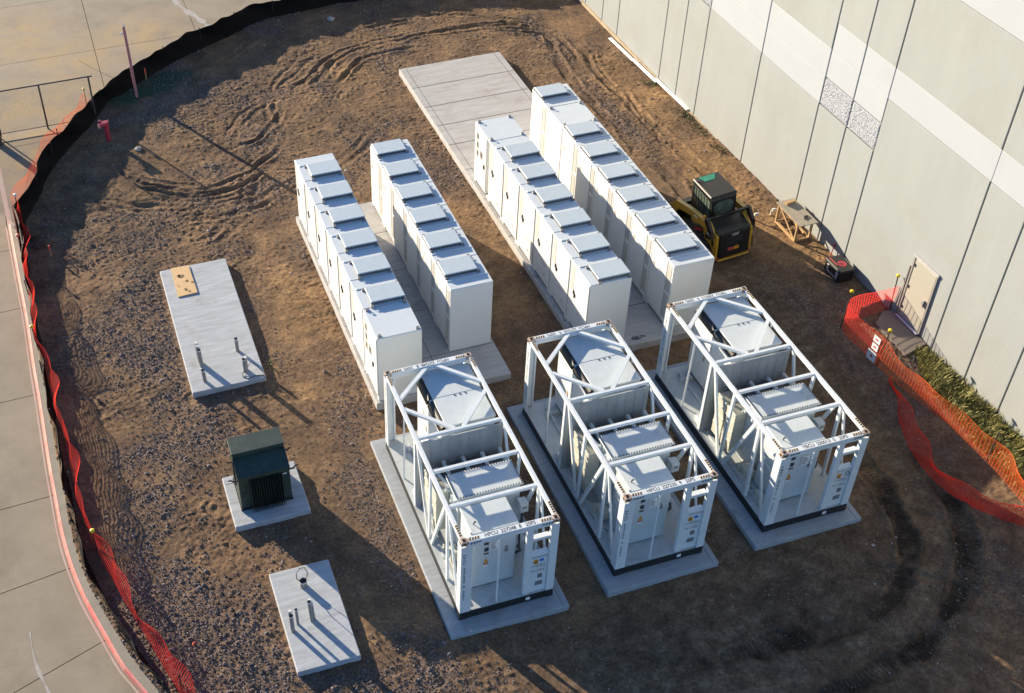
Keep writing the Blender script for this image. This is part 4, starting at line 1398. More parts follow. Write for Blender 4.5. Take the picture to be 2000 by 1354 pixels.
def conduit(x, y, h, r, label, z=.1, loop=None, tilt=(0, 0), extra=()):
    t = thing('conduit', label, 'conduit', (x, y, z), group='grey conduit stubs rising from the pads')
    top = (tilt[0], tilt[1], h)
    n = 12
    mb = MB()
    for s, rr in ((1, r), (1, r * .82)):
        pass
    mb.tube([(0, 0, -.02), top], r, n, cap=False)
    mb.tube([(0, 0, -.02), (top[0], top[1], h - .001)], r * .84, n, cap=False)
    smooth(mb.build('pipe', 'pvcgrey', t))
    MB().tube([(top[0], top[1], h - .05), (top[0], top[1], h + .002)], r * 1.05, n, cap=False).build('end_collar', 'pvcend', t)
    mb = MB().add([(top[0] + r * .84 * math.cos(2 * math.pi * k / n), top[1] + r * .84 * math.sin(2 * math.pi * k / n), h - .04) for k in range(n)], [tuple(range(n))])
    mb.build('bore', 'black', t)
    for k, (dx, dy, hh) in enumerate(extra):
        e = MB().tube([(dx, dy, -.02), (dx + tilt[0], dy + tilt[1], hh)], r * .8, n)
        smooth(e.build('pipe', 'pvcgrey', t))
        MB().tube([(dx + tilt[0], dy + tilt[1], hh - .05), (dx + tilt[0], dy + tilt[1], hh + .004)], r * .86, n).build('end_collar', 'pvcend', t)
    return t
conduit(-4.30, 10.88, .66, .058, 'grey conduit cluster with three pale ends on the plywood pad', extra=((-.02, .13, .72), (-.03, .25, .74)), tilt=(-.02, .02))
conduit(-4.33, 10.2, .46, .055, 'short single open-ended grey conduit beside the three-ended cluster', tilt=(-.02, 0))
conduit(-3.13, 11.22, .50, .055, 'lone conduit with a pale top standing clear on the plywood pad', tilt=(-.01, 0))
conduit(-3.10, 10.25, .50, .06, 'grey conduit with a black cable looped at its foot', extra=((.05, .05, .52),))
conduit(-3.94, .88, .62, .05, 'conduit pair wrapped with black tape on the bare grey pad', extra=((-.01, .06, .74),), tilt=(-.01, 0))
conduit(-3.78, 1.03, .60, .036, 'single thin grey conduit beside the taped pair on the bare pad', tilt=(-.01, 0))
conduit(-3.43, 1.02, .78, .045, 'cluster of three grey conduits in the middle of the bare pad', extra=((.06, .03, .66), (.03, .10, .72)), tilt=(-.03, 0))
conduit(-3.37, 2.09, .22, .09, 'short wide conduit with a wire loop on the bare pad')
def cable(name, label, pts, r, mt='cable', cat='cable'):
    o = MB().tube([tuple(p) for p in pts], r, 6).build(name, mt)
    return tag(smooth(o), label, cat)
cable('cable_loop', 'thin black cable loop around the conduit on the plywood pad', [(-3.0, 10.3, .2), (-2.9, 10.33, .36), (-2.75, 10.2, .30), (-2.62, 10.0, .14), (-2.6, 9.9, .112), (-2.85, 9.95, .112), (-3.1, 9.9, .112), (-3.22, 10.02, .112), (-3.2, 10.18, .14), (-3.1, 10.16, .16)], .011)
cable('cable_loop', 'upright wire loop standing in the short wide conduit', [(-3.40, 2.09, .25), (-3.52, 2.1, .42), (-3.52, 2.12, .62), (-3.42, 2.14, .76), (-3.30, 2.14, .74), (-3.24, 2.12, .58), (-3.26, 2.1, .42), (-3.35, 2.09, .26)], .011)
cable('cable_coil', 'small black cable coil at the near end of the longest pad', [(8.40 + .08 * math.cos(a * .7) + .012 * a, 7.84 + .06 * math.sin(a * .7), .17 + .012 * (a % 3)) for a in range(20)] + [(8.75, 7.88, .165), (8.82, 7.83, .165)], .012)

# ------------------------------------------------------------------ netting, silt fence, stakes
def netting(name, line, heights, mt, parent, lean=None, base=None, du=.085, dv=.062, wob=.05, tw=.0135, seed=3, vmin=0.0):
    """plastic net: real flat strands following a sagging sheet. line: ground points, heights per point"""
    P = resample([(*p, h) for p, h in zip(line, heights)], .25)
    d = np.hypot(np.diff(P[:, 0]), np.diff(P[:, 1]))
    s = np.concatenate([[0], np.cumsum(d)])
    L = s[-1]
    nu = int(L / du)
    su = np.linspace(0, L, nu + 1)
    px, py, ph = np.interp(su, s, P[:, 0]), np.interp(su, s, P[:, 1]), np.interp(su, s, P[:, 2])
    tx, ty = np.gradient(px), np.gradient(py)
    q = np.hypot(tx, ty) + 1e-9
    nx, ny = -ty / q, tx / q
    r = np.random.default_rng(seed)
    k1, k2 = r.uniform(0, 6, 2)
    nv = max(3, int(np.max(ph) / dv))
    gb = ground_base(px, py) if base is None else np.full(len(px), base)
    rows = []
    for j in range(nv + 1):
        v = vmin + (1 - vmin) * j / nv
        off = wob * (np.sin(su * 1.7 + k1 + 2.2 * v) + .6 * np.sin(su * 3.9 + k2 - 3 * v)) * v + (lean or 0) * v
        sag = 1 - .05 * (1 + np.sin(su * 2.6 + k2)) * v
        rows.append(np.stack([px + nx * off, py + ny * off, gb + .03 + ph * v * sag], -1))
    G = np.array(rows)                                  # (nv+1, nu+1, 3)
    vs, fs = [], []
    def ribbon(A, wd):
        n0 = len(vs)
        for p in A:
            vs.append(tuple(p - wd)); vs.append(tuple(p + wd))
        for i in range(len(A) - 1):
            a = n0 + 2 * i
            fs.append((a, a + 1, a + 3, a + 2))
    for j in range(nv + 1):
        w_ = tw * (1.6 if j in (0, nv) else 1)
        ribbon(G[j], np.array([0, 0, w_ / 2]))
    for i in range(nu + 1):
        t_ = np.array([tx[i], ty[i], 0]) / q[i]
        ribbon(G[:, i], t_ * tw / 2)
    o = MB()
    o.v, o.f, o.mi = vs, fs, [0] * len(fs)
    me = bpy.data.meshes.new(name)
    me.from_pydata(vs, [], fs)
    me.materials.append(M[mt])
    return link(name, me, parent)

def stake(parent, x, y, z0, h, mt='stake', cap=None, tilt=(0, 0), r=.018):
    o = MB().tube([(x, y, z0 - .1), (x + tilt[0], y + tilt[1], z0 + h)], r, 6).build('stake', mt, parent)
    if cap:
        X, Y, Z = x + tilt[0], y + tilt[1], z0 + h
        c = MB().tube([(X, Y, Z - .05), (X, Y, Z - .02), (X, Y, Z + .025), (X, Y, Z + .045)], .04, 10, rs=[.035, .06, .06, .025])
        smooth(c.build('cap', cap, o))
    return o

# right-hand orange fence round the door
of = thing('safety_fence', 'orange plastic net fence on capped stakes round the beige door', 'fence', (0, 0, 0))
netting('netting', [(16.46, 6.55), (15.6, 6.5), (14.62, 6.33), (14.60, 5.4), (14.61, 4.51)], [1.05, .98, 1.1, .95, 1.02], 'orange2', of, base=.12, seed=4, wob=.05, du=.095, dv=.07, tw=.012)
netting('netting', [(14.61, 4.51), (14.72, 3.6), (14.96, 2.23), (15.12, .3), (15.05, -1.2), (14.9, -3.6), (14.6, -6)], [1.0, .86, .95, .90, 1.0, .9, 1.0], 'orange', of, base=.15, seed=5, wob=.10, du=.105, dv=.075, tw=.0125, lean=-.10)
stake(of, 16.44, 6.55, .2, 1.35, cap='yellow', tilt=(-.08, 0))
stake(of, 14.59, 6.35, .1, 1.45, cap='yellow', tilt=(.05, 0))
stake(of, 14.61, 4.51, .1, 1.42, cap='yellow', tilt=(.08, 0))
stake(of, 15.12, .3, .15, 1.2)
stake(of, 15.0, -2.6, .15, 1.2)
# warning signs on the net
for k, (y, z, w, h, lb) in enumerate(((4.62, 1.00, .26, .22, 'small white sheet, topmost of three on the netting stake'), (4.60, .74, .24, .22, 'small white sheet, middle one of three on the netting stake'), (4.62, .40, .34, .34, 'largest white sheet, lowest of three on the netting stake'))):
    o = MB().box(-.004, .004, -w / 2, w / 2, -h / 2, h / 2).build('sign_sheet', 'paper', None, (14.535 + .02 * (2 - k) - .02, y + .12, z), math.radians(6))
    tag(o, lb, 'sign', 'white sheets on the orange netting')
    if k == 2:
        MB().prism([(-.07, -.05), (.05, -.05), (.0, .08)], 0, -.0065, -.0045).build('symbol', 'redstick', o)
    else:
        MB().box(-.0065, -.0045, -.06, .06, -.03, .03).build('symbol', 'redstick', o)
# loose red netting slumped on the earth
ln = thing('fallen_netting', 'slumped red plastic net curving over the earth beside skid 230013', 'netting')
netting('netting', [(14.50, 3.9), (14.35, 3.2), (13.93, 2.4), (13.60, 1.25), (13.56, .23), (13.82, -.7), (14.29, -1.53), (14.9, -2.3), (15.4, -3.2)], [.30, .34, .36, .38, .40, .42, .42, .5, .5], 'orange2', ln, lean=.22, base=.0, du=.065, dv=.05, wob=.14, seed=8, tw=.0185)
netting('netting', [(14.52, 3.6), (14.62, 2.4), (14.72, 1.0), (14.70, -.4), (14.75, -1.8)], [.10, .12, .12, .12, .1], 'orange2', ln, lean=.55, base=.06, du=.09, dv=.018, wob=.07, seed=9, tw=.011)

# left and far-left orange net
oln = thing('safety_fence', 'faded red plastic net fence running along the red painted kerb', 'fence')
LB = [(-5.2, -3.4), (-6.35, -1.0), (-6.9, .3), (-7.3, 1.7), (-7.76, 3.26), (-8.2, 4.92), (-8.42, 6.2), (-8.54, 7.81), (-8.60, 9.25), (-8.72, 10.61), (-8.90, 12.9), (-9.0, 14.04), (-9.05, 15.27), (-9.0, 17.19), (-9.02, 19.17), (-9.0, 20.75)]
LH = [.70, .66, .72, .6, .68, .5, .72, .68, .85, .72, .62, .9, .8, .75, .5, .95]
netting('netting', LB, LH, 'orange2', oln, base=-.1, seed=12, wob=.12, lean=-.14, du=.075, dv=.06, tw=.021)
for (x, y), h, c in (((-9.02, 20.65), 1.05, 'pvcw'), ((-9.03, 18.6), .85, 'tape'), ((-9.0, 13.6), .9, 'yellow'), ((-8.52, 7.2), .9, None), ((-8.2, 4.92), .82, 'yellow'), ((-7.5, 2.4), .8, None), ((-6.8, .1), .8, None)):
    stake(oln, x, y, -.12, h, cap=c, tilt=(random.uniform(-.06, .06), random.uniform(-.05, .1)))
ogn = thing('safety_fence', 'orange plastic net fence from the gate post down to the corner stake', 'fence')
netting('netting', [(-8.98, 20.75), (-8.5, 22.0), (-7.98, 23.4), (-7.18, 24.7), (-6.4, 26.0), (-5.68, 27.3)], [.85, .8, .78, .95, .8, .85], 'orange', ogn, base=-.1, seed=14, wob=.08, lean=.16, du=.095, dv=.07, tw=.0145)
stake(ogn, -7.16, 24.72, -.1, 1.0)
stake(ogn, -5.85, 27.1, -.1, 1.15, cap='yellow')
# solid warning board folded at the corner
ob = MB().add([(-9.12, 20.6, -.1), (-9.06, 18.2, -.1), (-9.1, 18.2, .35), (-9.16, 20.6, .75), (-9.10, 20.6, -.1), (-9.04, 18.2, -.1), (-9.08, 18.2, .35), (-9.14, 20.6, .75)],
              [(0, 1, 2, 3), (7, 6, 5, 4), (0, 3, 7, 4), (3, 2, 6, 7), (1, 0, 4, 5), (2, 1, 5, 6)])
flapm = mat('faded_terracotta_sheet', (.46, .16, .10), .7, var=.2, vscale=3)
M['flap'] = flapm
tag(ob.build('net_sheet', 'flap'), 'terracotta sheet standing in for the kerb net seen edge-on below the corner stake', 'plastic sheet')

# black silt fence along the boundary
def silt(name, label, line, hs, seed, lean=.0, stakes=True, wob=.045):
    t = thing(name, label, 'silt fence')
    P = resample([(*p, h) for p, h in zip(line, hs)], .12)
    px, py, ph = P.T
    d = np.hypot(np.diff(px), np.diff(py))
    s = np.concatenate([[0], np.cumsum(d)])
    tx, ty = np.gradient(px), np.gradient(py)
    q = np.hypot(tx, ty)
    nx, ny = -ty / q, tx / q
    r = np.random.default_rng(seed)
    k1, k2, k3 = r.uniform(0, 6, 3)
    nv = 9
    front, vs, fs = [], [], []
    for side in (0, 1):
        for j in range(nv + 1):
            v = j / nv
            off = (wob * (np.sin(s * 1.9 + k1 + 3 * v) + .5 * np.sin(s * 4.1 + k2 + 5 * v) + .30 * np.sin(s * 9.5 + k3 - 4 * v) * (1 - v)) * (.35 + v * .8) + lean * v - .12 * (1 - v) ** 3 + side * .012)
            sag = ph * (1 - .09 * np.abs(np.sin(s * math.pi / 1.9)) * v)
            for i in range(len(px)):
                vs.append((px[i] + nx[i] * off[i], py[i] + ny[i] * off[i], -.17 + sag[i] * v + .02 * math.sin(7 * s[i] + 9 * v)))
    n = len(px)
    for side in (0, 1):
        for j in range(nv):
            for i in range(n - 1):
                a = (side * (nv + 1) + j) * n + i
                fs.append((a, a + 1, a + n + 1, a + n))
    o0 = (nv + 1) * n
    for i in range(n - 1):
        a = nv * n + i
        fs.append((a, a + 1, o0 + a + 1, o0 + a))
    smooth(MB().add(vs, fs).build('fabric', 'silt', t), 80)
    if stakes:
        nstake = int(s[-1] / 1.9)
        for k in range(nstake + 1):
            i = min(n - 1, int(n * k / max(nstake, 1)))
            stake(t, px[i] + nx[i] * .05, py[i] + ny[i] * .05, -.1, ph[i] * .93, r=.02, tilt=(random.uniform(-.04, .04), random.uniform(-.04, .04)))
    return t
far_line = [(-8.98, 20.5)] + BND[15:]
silt('silt_fence', 'wrinkled black silt fence curving round the far edge of the yard', far_line, [.78, .84, .82, .88, .92, .86, .84, .90, .92, .96, .90, .88, .86, .84, .82, .8, .8][:len(far_line)], 21, lean=.06)
silt('silt_fence', 'crumpled low black silt fence sagging behind the red kerb', [(-5.55, -3.4), (-6.55, -1.2), (-7.17, .3), (-7.66, 1.55), (-8.05, 2.6), (-8.38, 3.9), (-8.56, 5.0), (-8.66, 6.2), (-8.72, 7.6), (-8.8, 9.2), (-8.86, 11), (-8.94, 13), (-9.0, 15.4), (-9.02, 18), (-8.95, 20.4)],
     [.5, .45, .5, .42, .5, .4, .55, .45, .55, .5, .5, .62, .6, .62, .72], 22, wob=.05)

# ------------------------------------------------------------------ gate, posts, stakes at the far left
gt = thing('chain_link_gate', 'brown chain-link gate panel standing on the stained road', 'gate', (0, 0, 0))
gy = 26.8
MB().tube([(-5.6, gy, -.25), (-5.6, gy, 1.74)], .035, 8).build('gate_post', 'gate', gt)
MB().tube([(-7.5, gy, -.25), (-7.5, gy, 1.70)], .035, 8).build('gate_post', 'gate', gt)
MB().tube([(-9.4, gy, -.25), (-9.4, gy, 1.70)], .035, 8).build('gate_post', 'gate', gt)
MB().tube([(-12.6, gy, 1.7), (-5.45, gy, 1.7)], .028, 8).build('top_rail', 'gate', gt)
MB().tube([(-12.6, gy, -.12), (-5.6, gy, -.12)], .016, 6).build('bottom_wire', 'gate', gt)
cl = MB()
pit = .075
for sgn in (1, -1):
    k = -14.5
    while k < -3.6:
        a = [k, -.12]
        e = [k + sgn * 1.82, 1.7]
        x0, x1 = sorted((a[0], e[0]))
        if not (x1 < -12.4 or x0 > -5.62):
            pts = [(a[0], a[1]), (e[0], e[1])]
            def clip(p, q_):
                t0, t1 = 0.0, 1.0
                dx = q_[0] - p[0]
                for lim, up in ((-12.4, False), (-5.62, True)):
                    tt = (lim - p[0]) / dx
                    if (dx > 0) == up: t1 = min(t1, tt)
                    else: t0 = max(t0, tt)
                return t0, t1
            t0, t1 = clip(*pts)
            if t1 > t0:
                f = lambda t: (pts[0][0] + (pts[1][0] - pts[0][0]) * t, gy + .006 * sgn, pts[0][1] + (pts[1][1] - pts[0][1]) * t)
                cl.bar(f(t0), f(t1), .005, .005)
        k += pit
cl.stuff('chain_link', 'wire', gt)
gp = thing('gate_post', 'thick dark square gate post with a latch and chain', 'post', (-9.42, 26.25, -.25))
MB().box(-.12, .12, -.12, .12, 0, 1.25, c=.02).build('post', 'gate', gp)
MB().box(.121, .15, -.05, .05, .4, 1.1).build('latch_bar', 'stake', gp)
MB().tube([(.15, 0, 1.0), (.17, -.05, .6), (.15, 0, .3)], .02, 6).build('chain', 'stake', gp)

pole = thing('sign_pole', 'tall leaning faded pink pole with small lamp near its top', 'pole', (-3.82, 27.78, -.1))
MB().bar((0, 0, -.1), (-.06, 0, 3.16), .11, .11).build('shaft', 'pink', pole)
MB().tube([(-.06, 0, 3.16), (-.06, 0, 3.24), (-.06, 0, 3.34)], .03, 8, rs=[.05, .03, .02]).build('finial', 'pvcw', pole)
MB().tube([(-.11, -.02, 2.9), (-.2, -.03, 2.86)], .05, 8, rs=[.03, .075]).build('lamp', 'pvcw', pole)
sp_ = thing('standpipe', 'short red standpipe with outlet caps standing on the earth', 'standpipe', (-5.34, 24.94, -.1))
smooth(MB().tube([(0, 0, -.1), (0, 0, .68)], .10, 14).build('pipe', 'red', sp_))
smooth(MB().tube([(0, 0, .62), (0, 0, .80)], .12, 14).tube([(-.05, -.05, .72), (-.24, -.12, .72)], .07, 12).tube([(-.05, .05, .72), (-.2, .18, .72)], .07, 12).build('outlet', 'red', sp_))
smooth(MB().tube([(-.24, -.12, .72), (-.28, -.135, .72)], .085, 12).tube([(-.2, .18, .72), (-.23, .205, .72)], .085, 12).build('cap', 'pink', sp_))
def ribbon_stake(x, y, h, label):
    t = thing('survey_stake', label, 'stake', (x, y, -.1))
    MB().box(-.02, .02, -.012, .012, -.1, h).build('stick', 'lumber', t)
    MB().box(-.028, .028, -.02, .02, h * .55, h + .02).build('ribbon', 'tape', t)
ribbon_stake(-3.24, 29.11, .5, 'small survey stake with orange ribbon beside the tall pink pole')
ribbon_stake(-8.15, 18.19, .42, 'small survey stake with orange ribbon in the shade near the kerb corner')
rk = MB()
def rock(name, x, y, r, mt, label, cat, sq=(1, 1, .6)):
    bmv = []
    n, mrows = 9, 6
    vs, fs = [], []
    for i in range(mrows + 1):
        th = math.pi * i / mrows
        for j in range(n):
            ph = 2 * math.pi * j / n
            k = r * random.uniform(.78, 1.15)
            vs.append((x + k * sq[0] * math.sin(th) * math.cos(ph), y + k * sq[1] * math.sin(th) * math.sin(ph), float(gz(x, y)) + r * .25 + k * sq[2] * math.cos(th)))
    for i in range(mrows):
        for j in range(n):
            a, b2 = i * n + j, i * n + (j + 1) % n
            fs.append((a, b2, b2 + n, a + n))
    return tag(MB().add(vs, fs).build(name, mt), label, cat)
M['stone'] = mat('pale_stone', (.42, .39, .36), .9, var=.3, vscale=12)
M['clod'] = mat('dark_earth_clod', (.10, .068, .042), .95, var=.4, vscale=9)
rock('boulder', -4.35, 23.85, .14, 'stone', 'pale flat rock lying just beyond the red standpipe shadow', 'rock')
rock('boulder', 5.35, 31.6, .17, 'stone', 'grey rock in the shade of the far silt fence', 'rock')
rock('earth_clod', -8.35, 18.9, .26, 'clod', 'dark earth clod in the shade beside the short ribbon stake', 'clod', (1.3, .9, .5))
rock('earth_clod', -8.65, 19.6, .22, 'clod', 'dark earth clod against the silt fence corner', 'clod', (1.2, 1, .5))
pp2 = MB().add([(0, 0, .03), (.16, .02, .05), (.18, .17, .04), (.02, .19, .03)], [(0, 1, 2, 3)]).build('paper_scrap', 'paper', None, (4.72, 18.55, -.06))
tag(pp2, 'white paper scrap on the brown earth between the cabinet rows', 'litter')

sc = MB().add([(0, 0, .02), (.12, .03, .03), (.10, .09, .06), (.01, .06, .03)], [(0, 1, 2, 3)]).build('plastic_scrap', 'tape', None, (-6.35, 1.35, float(gz(-6.35, 1.35))))
tag(sc, 'small torn red plastic scrap on the grey stone near the kerb', 'litter')
M['sprout'] = mat('sprout_green', (.12, .17, .04), .7, var=.2)
sg = MB()
for k in range(5):
    a = k * 1.25
    sg.tube([(0, 0, 0), (.05 * math.cos(a), .05 * math.sin(a), .12), (.13 * math.cos(a), .13 * math.sin(a), .15)], .010, 4)
sgo = thing('sprout', 'small green weed sprouting beside the plywood pad corner', 'plant', (-2.32, 10.45, float(gz(-2.32, 10.45))))
sg.each('leaf', 'sprout', sgo)

# ------------------------------------------------------------------ tracked loader
ld = thing('skid_loader', 'black and yellow compact track loader parked beside the cabinet row', 'loader', (13.34, 10.65, -.02))
ld.rotation_euler = (0, math.radians(-5.5), math.radians(1.0))
# local: rear face at y = 0, x centred, y forwards (away from the camera)
gzl = .0
for s in (-1, 1):
    poly = [(.15, .10), (.45, .0), (1.75, .0), (2.05, .12), (2.1, .32), (1.85, .50), (.75, .62), (.2, .48)]
    tr = MB().prism(poly, 0, s * .52, s * .86).build('track', 'rubber', ld)
    tl = MB()
    for k in range(14):
        y = .35 + k * .1
        tl.box(s * .50, s * .88, y, y + .05, .545 - .075 * max(0, (y - .75)), .58 - .09 * max(0, (y - .75)))
    tl.stuff('tread', 'rubber', tr)
MB().prism([(.05, .12), (.05, 1.0), (.45, 1.12), (2.1, .9), (2.2, .3), (1.9, .12)], 0, -.50, .50).build('chassis', 'ck', ld)
# rear side towers, yellow
for s in (-1, 1):
    poly = [(-.02, .10), (-.06, 1.12), (.16, 1.16), (.50, 1.42), (.72, 1.28), (.78, .80), (.62, .52), (.40, .10)]
    tw_ = MB().prism(poly, 0, s * .565, s * .65).build('side_tower', 'cy', ld)
    MB().box(s * .651, s * .656, .10, .24, .60, .85).build('tower_opening', 'black', tw_)
    if s < 0:
        MB().prism([(.30, .75), (.66, .62), (.60, 1.12), (.34, 1.14)], 0, -.656, -.652).build('decal', 'ck', tw_)
        text('CAT', .23, 'trimw', tw_, (-.659, .47, .92), (0, -1, 0), (0, 0, 1), .8)
    arm = MB().prism([(.40, 1.16), (.52, 1.46), (1.3, 1.36), (2.35, 1.06), (2.75, .66), (2.72, .42), (2.5, .44), (2.15, .84), (1.25, 1.14)], 0, s * .66, s * .80).build('lift_arm', 'cy', ld)
    MB().prism([(.50, .98), (.64, 1.12), (1.5, .90), (1.42, .78)], 0, s * .65, s * .70).build('lower_link', 'cy', arm)
    MB().tube([(s * .73, .58, 1.10), (s * .73, 1.3, .78)], .05, 8).build('hydraulic_ram', 'ck', arm)
    MB().prism([(.76, .82), (.90, .92), (1.25, .70), (1.18, .58)], 0, s * .665, s * .71).build('red_decal', 'red', arm)
    MB().box(s * .801, s * .804, .95, 1.15, 1.24, 1.30).build('decal', 'paper', arm)
# engine cover and rear door
MB().prism([(.0, .14), (-.04, 1.16), (.02, 1.20), (.62, 1.30), (.70, .4)], 0, -.562, .562).build('engine_cover', 'ck', ld)
rd = MB().box(-.53, .53, -.075, -.042, .18, 1.14, c=.02).build('rear_door', 'ck', ld)
lv = MB()
for k in range(4):
    lv.box(-.28, .28, -.088, -.074, .72 + k * .075, .745 + k * .075)
lv.each('louvre', 'dark', rd)
text('CAT', .13, 'trimw', rd, (.02, -.078, 1.05), (1, 0, 0), (0, 0, 1), 1.0)
MB().box(-.22, .0, -.080, -.074, .42, .55).build('decal', 'redstick', rd)
MB().box(.001, .18, -.080, -.074, .42, .55).build('decal', 'orangestick', rd)
text('RENT', .08, 'paper', rd, (-.11, -.083, .485), (1, 0, 0), (0, 0, 1), 1.0) if False else None
MB().box(-.55, .57, -.09, .02, .05, .12, c=.02).build('bumper', 'cy', ld)
tlg = MB().box(-.60, -.54, -.075, -.06, .16, .24).box(.54, .60, -.075, -.06, .16, .24)
tlg.each('tail_light', 'redstick', ld)
hs = MB()
for s in (-1, 1):
    for k in range(3):
        hs.tube([(s * .60, .62, .80 + k * .05), (s * .68, .85, .95 + k * .06), (s * .62, 1.15, .92 + k * .04), (s * .55, 1.4, .84)], .016, 6)
hs.each('hose', 'cable', ld, True)
gr = MB()
for s in (-1, 1):
    gr.tube([(s * .44, .80, 1.96), (s * .50, .80, 1.98), (s * .50, 1.9, 2.0), (s * .44, 1.9, 1.98)], .016, 6)
gr.each('grab_rail', 'ck', ld, True)
# roll bar frame over the rear
rbf = MB()
rbf.bar((-.74, .42, 1.52), (.78, .42, 1.55), .09, .09)
for s in (-1, 1):
    rbf.prism([(.02, 1.0), (.10, 1.30), (.36, 1.60), (.50, 1.60), (.52, 1.45), (.30, 1.20)], 0, s * .70, s * .79)
rbf.build('rear_guard', 'ck', ld)
MB().box(.72, .80, .05, .12, 1.0, 1.28, c=.01).build('lamp_bracket', 'ck', ld)
MB().box(-.80, -.72, .55, .62, 1.50, 1.62, c=.015).build('amber_lamp', 'amber', ld)
# cab
cabm = MB().prism([(.72, 1.10), (.72, 1.95), (.80, 2.04), (1.84, 2.06), (1.92, 1.98), (2.0, 1.05), (1.9, .75), (.9, .75)], 0, -.44, .44)
cb_ = cabm.build('cab', 'ck', ld)
rf = MB().box(-.47, .47, .74, 1.96, 2.02, 2.10, c=.035).build('roof', 'ck', cb_)
MB().prism([(-.20, 1.62), (.16, 1.62), (.30, 1.88), (-.30, 1.88)], 2, 2.101, 2.11).build('skylight', 'cgreen', rf)
tin = MB()
for k in range(7):
    x = -.22 + k * .075
    tin.box(x, x + .012, 1.66, 1.86, 2.1105, 2.113)
tin.stuff('skylight_bar', 'ck', rf)
MB().tube([(-.40, 1.72, 2.10), (-.40, 1.72, 2.15)], .05, 10).build('beacon_base', 'dark', rf)
n = 20
el = [(.345 * (abs(math.cos(2 * math.pi * k / n)) ** .7) * math.copysign(1, math.cos(2 * math.pi * k / n)) + 0, 1.62 + .27 * (abs(math.sin(2 * math.pi * k / n)) ** .7) * math.copysign(1, math.sin(2 * math.pi * k / n))) for k in range(n)]
MB().prism(el, 1, .708, .719).build('rear_window', 'cgl', cb_)
for s in (-1, 1):
    MB().prism([(.84, 1.18), (.84, 1.90), (1.78, 1.92), (1.86, 1.30), (1.5, 1.12)], 0, s * .441, s * .448).build('side_window', 'cgl', cb_)
    bars = MB()
    for k in range(5):
        y = 1.0 + k * .17
        bars.box(s * .449, s * .455, y, y + .025, 1.2, 1.9)
    bars.box(s * .449, s * .455, .84, 1.8, 1.5, 1.53)
    bars.stuff('window_bar', 'ck', cb_)
MB().prism([(2.55, .05), (2.95, .08), (3.05, .12), (2.8, .62), (2.55, .66)], 0, -.86, .86).build('bucket', 'ck', ld)

# ------------------------------------------------------------------ work table, block, tool box, pipes by the wall
tb = thing('work_table', 'rough lumber work table with weathered plywood top against the wall', 'table', (15.94, 11.22, .0))
MB().box(-.34, .34, -.74, .74, .80, .825).build('table_top', 'plyold', tb)
for x, y in ((-.24, -.50), (.42 - .12, -.50), (-.24, .66), (.30, .66)):
    MB().box(x - .035, x + .035, y - .025, y + .025, -.06, .80).build('leg', 'lumber', tb)
rl = MB()
rl.box(-.275, -.20, -.52, .68, .71, .799); rl.box(.265, .335, -.52, .68, .71, .799)
rl.box(-.275, -.205, -.47, .63, .02, .09); rl.box(.265, .335, -.47, .63, .02, .09)
rl.box(-.20, .265, -.53, -.50, .70, .79); rl.box(-.20, .265, -.53, -.50, .02, .09); rl.box(-.20, .265, .64, .67, .02, .09)
rl.bar((-.24, -.50, .04), (-.24, .60, .72), .03, .06); rl.bar((-.2, .1, .06), (.28, .1, .06), .05, .05)
rl.each('rail', 'lumber', tb)
tag(MB().box(-.18, .18, -.06, .06, 0, .10, c=.004).build('lumber_block', 'lumber', None, (15.98, 11.72, .826), math.radians(8)), 'short tan lumber block resting on the far end of the work table', 'lumber')
cable('cord', 'dark tangled cord lying on the plywood table top', [(16.05 + .11 * math.cos(a * .9), 10.85 + .09 * math.sin(a * 1.1), .835 + .004 * (a % 3)) for a in range(16)], .012)

tbx = thing('tool_box', 'black job box with red round emblem on its lid by the wall', 'tool box', (16.0, 8.66, .03))
MB().box(-.26, .26, -.40, .40, .06, .46, c=.015).build('box', 'ck', tbx)
lid = MB().box(-.275, .275, -.415, .415, .461, .52, c=.02).build('lid', 'ck', tbx)
n = 24
MB().add([(.03 + .145 * math.cos(2 * math.pi * k / n), -.03 + .145 * math.sin(2 * math.pi * k / n), .523) for k in range(n)], [tuple(range(n))]).build('emblem', 'red', lid)
MB().add([(.03 + .0 + r_ * math.cos(a), -.03 + r_ * math.sin(a), .526) for r_, a in ((.03, 2.2), (.12, 2.9), (.05, 3.6), (.10, 4.4), (.04, 4.9), (.03, .2))], [tuple(range(6))]).build('emblem_mark', 'ck', lid)
MB().add([(-.19, -.05, .523), (-.14, -.05, .523), (-.14, .36, .523), (-.19, .36, .523)], [(0, 1, 2, 3)]).build('stripe', 'redstick', lid)
lt = MB()
for y in (.22, -.26):
    lt.box(-.285, -.262, y - .05, y + .05, .22, .40, c=.004)
lt.box(-.275, -.262, -.30, .26, .14, .18)
lt.each('latch', 'alu', tbx)
ft = MB()
for x in (-.22, .22):
    for y in (-.36, .36):
        ft.box(x - .03, x + .03, y - .03, y + .03, -.04, .061)
ft.each('foot', 'lug', tbx)
rs_ = thing('marker_stake', 'thin red marker stake leaning on the wall beside the job box', 'stake', (16.36, 9.62, .03))
MB().tube([(0, 0, -.05), (.06, .02, .48)], .015, 6).build('rod', 'red', rs_)
MB().box(.03, .09, 0, .03, .38, .50).build('flag', 'red', rs_)
